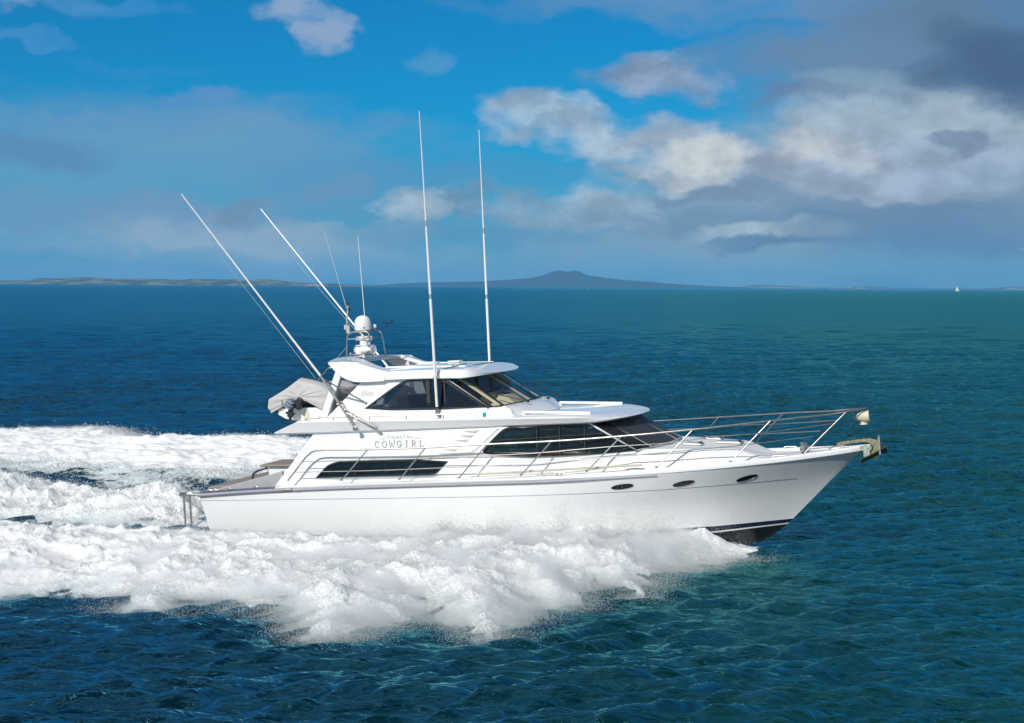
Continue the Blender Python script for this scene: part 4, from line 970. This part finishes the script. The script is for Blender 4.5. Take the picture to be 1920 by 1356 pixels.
# water sheet, finer near the boat
def water_material():
    m = bpy.data.materials.new('sea_water'); m.use_nodes = True; t = m.node_tree; b = t.nodes['Principled BSDF']
    g = N(t, 'ShaderNodeNewGeometry'); p = g.outputs['Position']
    s = N(t, 'ShaderNodeSeparateXYZ'); L(t, p, s.inputs[0])
    # blue west to green east: mostly sky reflection painted in, partly sea bottom
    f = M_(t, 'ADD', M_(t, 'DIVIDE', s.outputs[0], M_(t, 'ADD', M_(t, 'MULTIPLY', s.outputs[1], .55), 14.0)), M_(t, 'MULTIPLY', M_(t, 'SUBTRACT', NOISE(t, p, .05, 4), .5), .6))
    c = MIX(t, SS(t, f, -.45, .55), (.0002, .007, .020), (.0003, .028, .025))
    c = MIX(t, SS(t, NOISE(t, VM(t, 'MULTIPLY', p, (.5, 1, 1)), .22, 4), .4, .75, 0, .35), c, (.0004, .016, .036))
    rough = SS(t, s.outputs[1], 40, 500, .09, .13)
    w = VM(t, 'MULTIPLY', p, (.5, 1.4, 1))
    h1 = NOISE(t, w, 4.2, 5, .62, .5); h2 = NOISE(t, w, .8, 4, .6, .6)
    h3 = NOISE(t, VM(t, 'MULTIPLY', p, (.5, 1.3, 1)), .16, 6, .62, .4)
    h4 = M_(t, 'MULTIPLY', NOISE(t, VM(t, 'MULTIPLY', p, (.35, 1.2, 1)), .045, 6, .66, .3), SS(t, s.outputs[1], 120, 700, 0, 3.2))
    hh = M_(t, 'ADD', h4, M_(t, 'ADD', M_(t, 'MULTIPLY', h1, .080), M_(t, 'ADD', M_(t, 'MULTIPLY', h2, .25), M_(t, 'MULTIPLY', h3, .95))))
    bn = N(t, 'ShaderNodeBump'); bn.inputs['Strength'].default_value = 1.0; bn.inputs['Distance'].default_value = 1.15
    L(t, hh, bn.inputs['Height']); t.nodes.remove(b)
    df_ = N(t, 'ShaderNodeBsdfDiffuse'); gl = N(t, 'ShaderNodeBsdfGlossy'); fr = N(t, 'ShaderNodeFresnel'); fr.inputs[0].default_value = 1.333
    L(t, c, df_.inputs['Color']); L(t, MIX(t, SS(t, f, -.35, .6), (.26, .84, .98), (.30, .92, .80)), gl.inputs['Color']); L(t, rough, gl.inputs['Roughness'])  # reflections tinted blue in the west to green in the east, a colour grade
    for q in (df_, gl, fr): L(t, bn.outputs[0], q.inputs['Normal'])
    mx = N(t, 'ShaderNodeMixShader'); L(t, M_(t, 'MINIMUM', fr.outputs[0], .60), mx.inputs[0]); L(t, df_.outputs[0], mx.inputs[1]); L(t, gl.outputs[0], mx.inputs[2])
    L(t, mx.outputs[0], t.nodes['Material Output'].inputs[0]); return m
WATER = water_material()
XW, YW, RW = polar(13.0, 420.0, .0021, R(-36), R(36), 1300)
cell = RW*.0018*(1+(RW/230)**3)
hW, oxW, oyW = sea_h(XW, YW, cell)
wr_ = wake_relief(XW, YW)
damp = 1-.6*np.clip(sstep(0, 1.5, wr_[4]), 0, 1)
ZW = hW*damp+wr_[0]*.55+wr_[1]*.6+wr_[2]*.55
edge = sstep(13, 15, RW)*sstep(420, 380, RW)*sstep(R(36), R(34.5), np.abs(np.arctan2(XW, YW)))
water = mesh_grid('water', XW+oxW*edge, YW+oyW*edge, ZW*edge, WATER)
# coarse surround joined into the same sheet
bm = bmesh.new(); bm.from_mesh(water.data)
def ringgrid(r, th):
    g = [[bm.verts.new((a*math.sin(t), a*math.cos(t), 0)) for t in th] for a in r]
    for i in range(len(r)-1):
        for j in range(len(th)-1): bm.faces.new((g[i][j], g[i+1][j], g[i+1][j+1], g[i][j+1])).smooth = True
ringgrid([420, 700, 1300, 2500, 5000, 9000, 14000], np.linspace(R(-36), R(36), 1300)[::10].tolist()+[R(36)])
ringgrid([.02, 13, 420, 14000], np.linspace(R(36), R(324), 60))
ringgrid([.02, 13], np.linspace(R(-36), R(36), 20))
bm.to_mesh(water.data); bm.free()
tag(water, 'deep blue and teal rippled open sea', None, None, 'structure')

# ------------------------------------------------------------------ foam: lumpy churned sheets standing on the water, and flying droplets
def foam_material():
    m = bpy.data.materials.new('foam'); m.use_nodes = True; t = m.node_tree; b = t.nodes['Principled BSDF']
    g = N(t, 'ShaderNodeNewGeometry'); p = g.outputs['Position']; a = N(t, 'ShaderNodeAttribute', attribute_name='cover'); cov = a.outputs['Fac']
    st_ = VM(t, 'MULTIPLY', p, (.55, 1.0, 1.0))
    n1 = NOISE(t, st_, .75, 8, .66, .6); n2 = NOISE(t, p, 7.0, 5, .7); n3 = NOISE(t, p, 30.0, 3, .7)
    mixn = M_(t, 'ADD', M_(t, 'MULTIPLY', n1, .55), M_(t, 'ADD', M_(t, 'MULTIPLY', n2, .28), M_(t, 'MULTIPLY', n3, .17)))
    al_ = SS(t, M_(t, 'ADD', cov, M_(t, 'MULTIPLY', M_(t, 'SUBTRACT', mixn, .5), 1.9)), .42, .60)
    # aerated water showing between the lumps
    cthin = SS(t, M_(t, 'ADD', M_(t, 'MULTIPLY', cov, .55), mixn), .60, 1.08)
    L(t, MIX(t, cthin, (.30, .42, .45), (.76, .77, .77)), b.inputs['Base Color']); b.inputs['Roughness'].default_value = .75; b.inputs['Specular IOR Level'].default_value = .25
    bn = N(t, 'ShaderNodeBump'); bn.inputs['Strength'].default_value = .35; bn.inputs['Distance'].default_value = .05
    L(t, M_(t, 'ADD', n2, M_(t, 'MULTIPLY', n3, .5)), bn.inputs['Height']); L(t, bn.outputs[0], b.inputs['Normal'])
    tr_ = N(t, 'ShaderNodeBsdfTransparent'); mx = N(t, 'ShaderNodeMixShader'); L(t, al_, mx.inputs[0]); L(t, tr_.outputs[0], mx.inputs[1]); L(t, b.outputs[0], mx.inputs[2])
    L(t, mx.outputs[0], t.nodes['Material Output'].inputs[0]); return m
FOAM = foam_material(); DROP = bpy.data.materials.new('spray_drops'); DROP.use_nodes = True; t = DROP.node_tree; t.nodes.remove(t.nodes['Principled BSDF'])
_d = N(t, 'ShaderNodeBsdfDiffuse'); _d.inputs[0].default_value = (.84, .86, .86, 1); _t = N(t, 'ShaderNodeBsdfTranslucent'); _t.inputs[0].default_value = (.84, .86, .86, 1)
_m = N(t, 'ShaderNodeMixShader'); _m.inputs[0].default_value = .45; L(t, _d.outputs[0], _m.inputs[1]); L(t, _t.outputs[0], _m.inputs[2]); L(t, _m.outputs[0], t.nodes['Material Output'].inputs[0])
def droplets(name, pts, rad, label, seed):
    """every droplet a small closed tetrahedron-like bead"""
    n = len(pts); rg = np.random.default_rng(seed)
    base = np.array([[1, 1, 1], [1, -1, -1], [-1, 1, -1], [-1, -1, 1]])/1.732
    a = rg.uniform(0, 6.283, n); b_ = rg.uniform(0, 6.283, n); ca, sa, cb_, sb_ = np.cos(a), np.sin(a), np.cos(b_), np.sin(b_)
    v = np.empty((n, 4, 3))
    for i in range(4):
        x, y, z = base[i]; x1 = x*ca-y*sa; y1 = x*sa+y*ca; v[:, i, 0] = x1; v[:, i, 1] = y1*cb_-z*sb_; v[:, i, 2] = y1*sb_+z*cb_
    v = v*rad[:, None, None]+pts[:, None, :]
    f = (np.arange(n)[:, None, None]*4+np.array([[0, 1, 2], [0, 3, 1], [0, 2, 3], [1, 3, 2]])[None]).reshape(-1, 3)
    me = bpy.data.meshes.new(name); me.vertices.add(n*4); me.vertices.foreach_set('co', v.astype(np.float32).reshape(-1))
    me.loops.add(len(f)*3); me.loops.foreach_set('vertex_index', f.astype(np.int32).reshape(-1)); me.polygons.add(len(f)); me.polygons.foreach_set('loop_start', np.arange(len(f), dtype=np.int32)*3)
    me.update(calc_edges=True); me.materials.append(DROP); o = bpy.data.objects.new(name, me); COL.objects.link(o); return tag(o, label, None, None, 'stuff')
def foam_sheet(name, which, box, label, kr, nth, amp, seed, lump=1.0, streak=1.0):
    r0, r1, t0, t1 = box; X, Y, RR = polar(r0, r1, kr, R(t0), R(t1), nth)
    w = wake_relief(X, Y); d = w[3+which]; relief = w[which]
    a, b = toboat(X, Y)
    dj = d+.55*fbm(X*.9, Y*.9, 4, seed)+.22*fbm(X*3.5, Y*3.5, 3, seed+9)
    cover = np.clip(.5+dj*.9, -.5, 1.35)
    if which == 2: cover = np.minimum(cover+.3, .50+1.1*sstep(4.5, 11, b))
    hW_, ox_, oy_ = sea_h(X, Y, RR*.0026)
    big = fbm(X*.55*streak, Y*.8, 3, seed+20, .5, True); bil = fbm(X*1.5*streak, Y*1.9, 4, seed+40, .45, True); fin = fbm(X*5*streak, Y*6, 4, seed+60, .6)
    k = sstep(-.1, 1.3, dj)
    kh = np.maximum(.3+.7*sstep(0, 2.5, -b-2.4), .8*sstep(0, 3, a)) if which == 0 else 1.0
    Z = hW_*.85+(.06 if which == 2 else 0)+relief*(.85+.30*(big-.3))+k*amp*kh*(.7*(big-.25)+.38*(bil-.25)*lump+.12*(fin-.2))-.03+.04*sstep(0, .4, dj)-(.10*(1-sstep(0, 2, -b-2.4))*sstep(0, -4, a) if which == 0 else 0)
    kk = k*amp
    Xo = X+ox_*.6+kk*.7*fbm(X*1.3, Y*1.3, 4, seed+70); Yo = Y+oy_*.6-kk*.7*np.abs(fbm(X*1.3+5, Y*1.3, 4, seed+80))
    keep = dj > -.75
    o = mesh_grid(name, Xo, Yo, Z, FOAM, keep, {'cover': cover}); tag(o, label, None, None, 'stuff')
    return X, Y, Z, dj, a, b, keep
fn = foam_sheet('wake_foam', 0, (22.5, 47, -46, 14), 'broad white bank of churned foam between the yacht and the open water', .0016, 1500, .26, 100)
fs_ = foam_sheet('wake_foam', 1, (34, 60, -38, -6), 'white mound of churned foam rolling straight behind the transom', .0018, 800, .34, 200)
ff = foam_sheet('wake_foam', 2, (42, 76, -42, 1), 'white strip of broken foam on the far side of the yacht', .0016, 1000, .20, 300, .9, .7)
MIST = bpy.data.materials.new('mist'); MIST.use_nodes = True; t = MIST.node_tree; t.nodes.clear()
_v = N(t, 'ShaderNodeVolumeScatter'); _v.inputs['Color'].default_value = (.985, .988, .99, 1); _v.inputs['Density'].default_value = 2.2
L(t, _v.outputs[0], N(t, 'ShaderNodeOutputMaterial').inputs['Volume'])
def mist_sheet(which, box, kr, nth, seed, label, thick):
    r0, r1, t0, t1 = box; X, Y, RR = polar(r0, r1, kr, R(t0), R(t1), nth); w = wake_relief(X, Y); a, b = toboat(X, Y)
    d = w[3+which]+.6*fbm(X*.8, Y*.8, 4, seed)
    th = thick(a, b, d)*np.clip(.45+1.5*fbm(X*.7, Y*.9, 4, seed+5), .05, 2.2)*sstep(-.55, 1.0, d)*(1+.7*fbm(X*3, Y*3.4, 4, seed+8))
    th = np.maximum(th, 0); on = th > .012; on[:2] = on[-2:] = False; on[:, :2] = on[:, -2:] = False; th = np.where(on, th, 0); zb = w[which]*.85-.06; keep = on
    top = zb+th+.05*on; n = X.size; nr, nc = X.shape
    idx = np.arange(n).reshape(nr, nc); q = np.stack([idx[:-1, :-1], idx[1:, :-1], idx[1:, 1:], idx[:-1, 1:]], -1).reshape(-1, 4); q = q[keep.reshape(-1)[q].any(1)]
    edge_v = ~keep.reshape(-1)
    zt = np.where(edge_v, zb.reshape(-1), top.reshape(-1)); co = np.concatenate([np.stack([X.reshape(-1), Y.reshape(-1), zt], 1), np.stack([X.reshape(-1), Y.reshape(-1), zb.reshape(-1)], 1)])
    lo = q+n; lo = np.where(edge_v[q], q, lo)[:, ::-1]
    Q = np.concatenate([q[:, ::-1], lo[:, ::-1]])
    used = np.zeros(2*n, bool); used[Q.reshape(-1)] = True; rm = np.cumsum(used)-1; co = co[used]; Q = rm[Q]
    me = bpy.data.meshes.new('spray_mist'); me.from_pydata(co.tolist(), [], Q.tolist()); bm = bmesh.new(); bm.from_mesh(me); bmesh.ops.recalc_face_normals(bm, faces=bm.faces); bm.to_mesh(me); bm.free()
    me.materials.append(MIST); o = bpy.data.objects.new('spray_mist', me); COL.objects.link(o); return tag(o, label, None, None, 'stuff')
mist_sheet(0, (22.5, 44, -44, 12), .0055, 420, 600, 'soft white mist over the foam between the yacht and the open water', lambda a, b, d: (.22+.26*sstep(-8, 3.5, a))*sstep(6.75, 5.6, a)*np.maximum(.35*sstep(-.1, .8, -b-2.3)+.65*sstep(.2, 2.5, -b-2.3), sstep(1.5, 4.5, a)))
mist_sheet(1, (36, 56, -36, -8), .006, 240, 650, 'soft white mist over the foam mound behind the transom', lambda a, b, d: .22*sstep(-9.0, -10.2, a))
scene.cycles.volume_bounces = 6; scene.cycles.volume_max_steps = 64
def scatter(F, n, seed, weight, up, side, rmin, rmax):
    X, Y, Z, d, a, b, keep = F; rg = np.random.default_rng(seed); w = (weight(X, Y, d, a, b)*X.size*0+weight(X, Y, d, a, b)*(X**2+Y**2)).reshape(-1)
    i = rg.choice(w.size, n, p=w/w.sum()); e = rg.exponential(1, n); u = up(a.reshape(-1)[i], b.reshape(-1)[i], d.reshape(-1)[i])
    clump = np.clip(.5+1.1*fbm(X.reshape(-1)[i]*1.6, Y.reshape(-1)[i]*1.6, 3, seed), .1, 2)
    p = np.stack([X.reshape(-1)[i]+rg.normal(0, side, n), Y.reshape(-1)[i]+rg.normal(0, side, n)-.35*u*e, np.maximum(Z.reshape(-1)[i], -.05)+u*e*clump], 1)
    r = rmin*(rmax/rmin)**(rg.uniform(0, 1, n)**2.2); return p, r
def inhull(p):
    q = p-B0; a = q@fx; b = np.abs(q@fy); z = q@fz; return (a > -7.8) & (a < 9) & (b < Bg(a)*np.where(z < .3, .93, 1.0)) & (z < 1.8)
# near side: general mist, fringe, and the sheet thrown out at the bow
p1, r1_ = scatter(fn, 430000, 1, lambda X, Y, d, a, b: sstep(-.5, .3, d)*(.25+sstep(-12, 2, a))*(a < 6.4), lambda a, b, d: .07+.15*sstep(-7, 3, a)+.10*sstep(5, -2, a)*0, .10, .005, .013)
p2, r2_ = scatter(fn, 190000, 2, lambda X, Y, d, a, b: np.exp(-((d+.05)/.42)**2)*(.25+sstep(-9, -1, a)), lambda a, b, d: .05+.12*sstep(-8, 3, a), .14, .0045, .011)
rg = np.random.default_rng(5); n3 = 230000; t = rg.uniform(0, 1, n3)**.8; a0 = 6.6-t*7.7
lat = np.abs(rg.normal(0, 1, n3))*(.35+t*1.2); hgt = rg.gamma(1.7, .5, n3)*(.08+.50*np.sin(np.pi*np.clip(t/.52, 0, 1))**.8+.10*t)*np.exp(-lat*.25)*(.6+.8*np.clip(.5+1.5*gnoise(a0*2.2, a0*0+3.3, 7), 0, 1.4))
yb = Bg(a0, 2.34, -.8, 6.75, 1.75, 1.05)+.05+lat
q3 = np.stack([fromboat(a0, 0)[0]-hy[0]*yb, fromboat(a0, 0)[1]-hy[1]*yb, .10+hgt], 1); r3 = .0048*(2.6**(rg.uniform(0, 1, n3)**2.2))
# two or three spurts standing up against the topsides
sp_ = []
for ac, wd, ht, n in ((2.1, .10, .62, 2600), (2.75, .07, .42, 1100), (.9, .16, .38, 1500), (4.3, .14, .45, 2500), (-.3, .2, .22, 1200), (3.5, .2, .40, 2000)):
    z = rg.gamma(1.5, .45, n)*ht; aa = ac+rg.normal(0, wd, n)*(1+z); yb = Bg(aa)*.985+.06+np.abs(rg.normal(0, .18, n)); c = fromboat(aa, 0)
    sp_.append(np.stack([c[0]-hy[0]*yb, c[1]-hy[1]*yb, .25+z], 1))
q4 = np.concatenate(sp_); r4 = .005*(2.4**(rg.uniform(0, 1, len(q4))**2))
P_ = np.concatenate([p1, p2, q3, q4]); RD = np.concatenate([r1_, r2_, r3, r4]); kp = ~inhull(P_)
droplets('bow_spray', P_[kp], RD[kp], 'fine white spray flying off the bow and along the near side of the hull', 11)
p5, r5 = scatter(fs_, 150000, 21, lambda X, Y, d, a, b: sstep(-.5, .6, d)*(a < -7.9), lambda a, b, d: .12+.06*sstep(-12, -9, a), .14, .008, .022)
droplets('stern_spray', p5, r5, 'fine white spray above the foam mound behind the transom', 12)
p6, r6 = scatter(ff, 60000, 31, lambda X, Y, d, a, b: np.exp(-((d-.3)/.9)**2)*(b > 6), lambda a, b, d: .06, .2, .012, .034)
droplets('wake_spray', p6, r6, 'loose white droplets along the crest of the far foam strip', 13)

# ------------------------------------------------------------------ far shores
def land_material(name, grass, scrub, cliff, k):
    m = bpy.data.materials.new(name); m.use_nodes = True; t = m.node_tree; b = t.nodes['Principled BSDF']
    g = N(t, 'ShaderNodeNewGeometry'); p = VM(t, 'MULTIPLY', g.outputs['Position'], (1, .5, 3))
    c = MIX(t, SS(t, NOISE(t, p, .012*k, 6, .6), .42, .56), grass, scrub)
    c = MIX(t, SS(t, NOISE(t, p, .004*k, 5, .6), .58, .66, 0, .9), c, cliff)
    L(t, c, b.inputs['Base Color']); b.inputs['Roughness'].default_value = .95; b.inputs['Specular IOR Level'].default_value = .1; return m
def land(name, prof, dist, depth, m, rough, label, seed):
    """a shore massif: ridge heights measured along it, rounded front and back"""
    us = np.linspace(prof[0][0], prof[-1][0], 420); hv = np.interp(us, [p[0] for p in prof], [p[1] for p in prof])
    hv = np.convolve(np.pad(hv, 4, 'edge'), np.ones(9)/9, 'valid'); ts = np.linspace(-1, 1, 41)
    U, T = np.meshgrid(us, ts, indexing='ij'); X = (U-960)/F*dist*(1+T*depth/dist*.5); Y = dist+T*depth
    H = hv[:, None]/F*dist*np.maximum(0, 1-np.abs(T)**1.7)
    n = fbm(X/420, Y/420, 5, seed); H = H*(1+rough*n)-1.5
    return tag(mesh_grid(name, X, Y, H, m), label, None, None, 'structure')
GR = land_material('far_pasture', (.19, .20, .11), (.05, .065, .045), (.36, .31, .25), 1.0)
VO = land_material('far_bush', (.052, .056, .050), (.040, .046, .042), (.065, .06, .05), 1.0)
land('hills', [(-260, 8), (-120, 7), (-30, 7), (0, 7), (30, 9), (60, 7), (75, 13), (110, 12), (150, 15), (180, 15), (215, 13), (250, 14), (280, 12), (310, 13), (340, 11), (360, 13), (400, 12), (440, 12), (470, 10), (500, 11), (530, 9), (560, 7), (600, 6), (640, 5), (700, 3), (740, 1)], 7000, 420, GR, .35, 'low green pasture headland along the horizon at the left', 500)
land('mountain', [(690, 0), (760, 6), (820, 8), (900, 10), (935, 13), (990, 17), (1015, 22), (1030, 27), (1040, 30.5), (1050, 31), (1058, 28.5), (1066, 28.5), (1074, 31.5), (1084, 30), (1100, 22.5), (1130, 18.5), (1180, 14.5), (1240, 9.5), (1290, 6), (1340, 4), (1390, 2.5), (1410, 0)], 11500, 900, VO, .10, 'broad dark volcanic island with a notched summit on the horizon', 510)
land('coast', [(1370, 0), (1400, 5), (1430, 7), (1450, 6), (1480, 5), (1520, 4.5), (1580, 4.2), (1610, 5.5), (1640, 4.5), (1680, 3), (1760, 2.5), (1850, 3), (1880, 5), (1900, 6.5), (1930, 6), (2000, 7), (2100, 5)], 13000, 700, land_material('far_suburb', (.10, .11, .09), (.05, .065, .05), (.2, .19, .17), 1.4), .4, 'thin hazy suburban coast along the horizon at the right', 520)
tb = MB(); rg2 = random.Random(4)
for _ in range(150):
    u = rg2.choice([rg2.uniform(1385, 1510), rg2.uniform(1510, 1620), rg2.uniform(1885, 1935)]); d = 12300; x = (u-960)/F*d; z = rg2.uniform(2, 14)
    tb.box((x, d-rg2.uniform(0, 40), z), (rg2.uniform(12, 40), 15, rg2.uniform(5, 13)))
tag(tb.build('distant_town', mat('pale_walls', (.24, .23, .22), .8, var=.2, vscale=.05), None, smooth=False, recalc=False), 'specks of pale buildings on the far right coast', None, None, 'stuff')
# sailing boat and a small buoy far off
def far_at(u, d): return np.array([(u-960)/F*d, d, 0])
sbt = empty('sailboat', Matrix.Translation(Vector(far_at(1793, 4200)))); tag(sbt, 'tiny white sailing boat heeling on the horizon at the right', 'sailboat')
h = MB(); h.grid([[(x*6, y*w*1.6, z) for x, y, z in ((t, -1, 1.2), (t, -.8, .3), (t, 0, -.3), (t, .8, .3), (t, 1, 1.2))] for t, w in ((-1, .7), (-.5, 1), (.2, .95), (.8, .4), (1.05, .02))]); h.add([(-6, -1.1, 1.2), (6, 0, 1.25), (-6, 1.1, 1.2)], [(0, 1, 2)]); h.build('hull', WHITEP, sbt)
MB().tube([(.4, 0, 1), (-1.0, .8, 14.5)], .12, 6).build('mast', GREYP, sbt)
MB().add([(.2, .1, 2.0), (-5.0, .9, 2.2), (-1.0, .9, 14)], [(0, 1, 2)]).add([(5.5, 0, 1.5), (.3, .9, 2.2), (-.8, .9, 13.2)], [(0, 1, 2)]).build('sail', WHITEP, sbt, recalc=False)
by = empty('buoy', Matrix.Translation(Vector(far_at(1103, 3500)))); tag(by, 'tiny orange and white buoy in front of the volcanic island', 'buoy')
MB().lathe([(1.2, -.4), (1.5, .2), (1.3, .8), (.4, 1.2)], (0, 0, 0), n=12).build('float', mat('buoy_orange', (.6, .22, .05), .5), by)
MB().lathe([(.35, 1.0), (.25, 3.0), (.5, 3.1), (.5, 3.9), (.1, 4.2)], (0, 0, 0), n=10).build('tower', WHITEP, by)
# ------------------------------------------------------------------ sea air
bm = bmesh.new(); bmesh.ops.create_cube(bm, size=1); me = bpy.data.meshes.new('haze'); bm.to_mesh(me); bm.free()
hz = bpy.data.objects.new('haze', me); COL.objects.link(hz); hz.scale = (30000, 30000, 172); hz.location = (0, 0, 83)
m = bpy.data.materials.new('haze'); m.use_nodes = True; t = m.node_tree; t.nodes.clear(); vo = N(t, 'ShaderNodeVolumePrincipled'); vo.inputs['Density'].default_value = 7e-5; vo.inputs['Color'].default_value = (.20, .54, .90, 1)
L(t, vo.outputs[0], N(t, 'ShaderNodeOutputMaterial').inputs['Volume']); me.materials.append(m); tag(hz, 'pale blue haze over the sea', None, None, 'stuff')
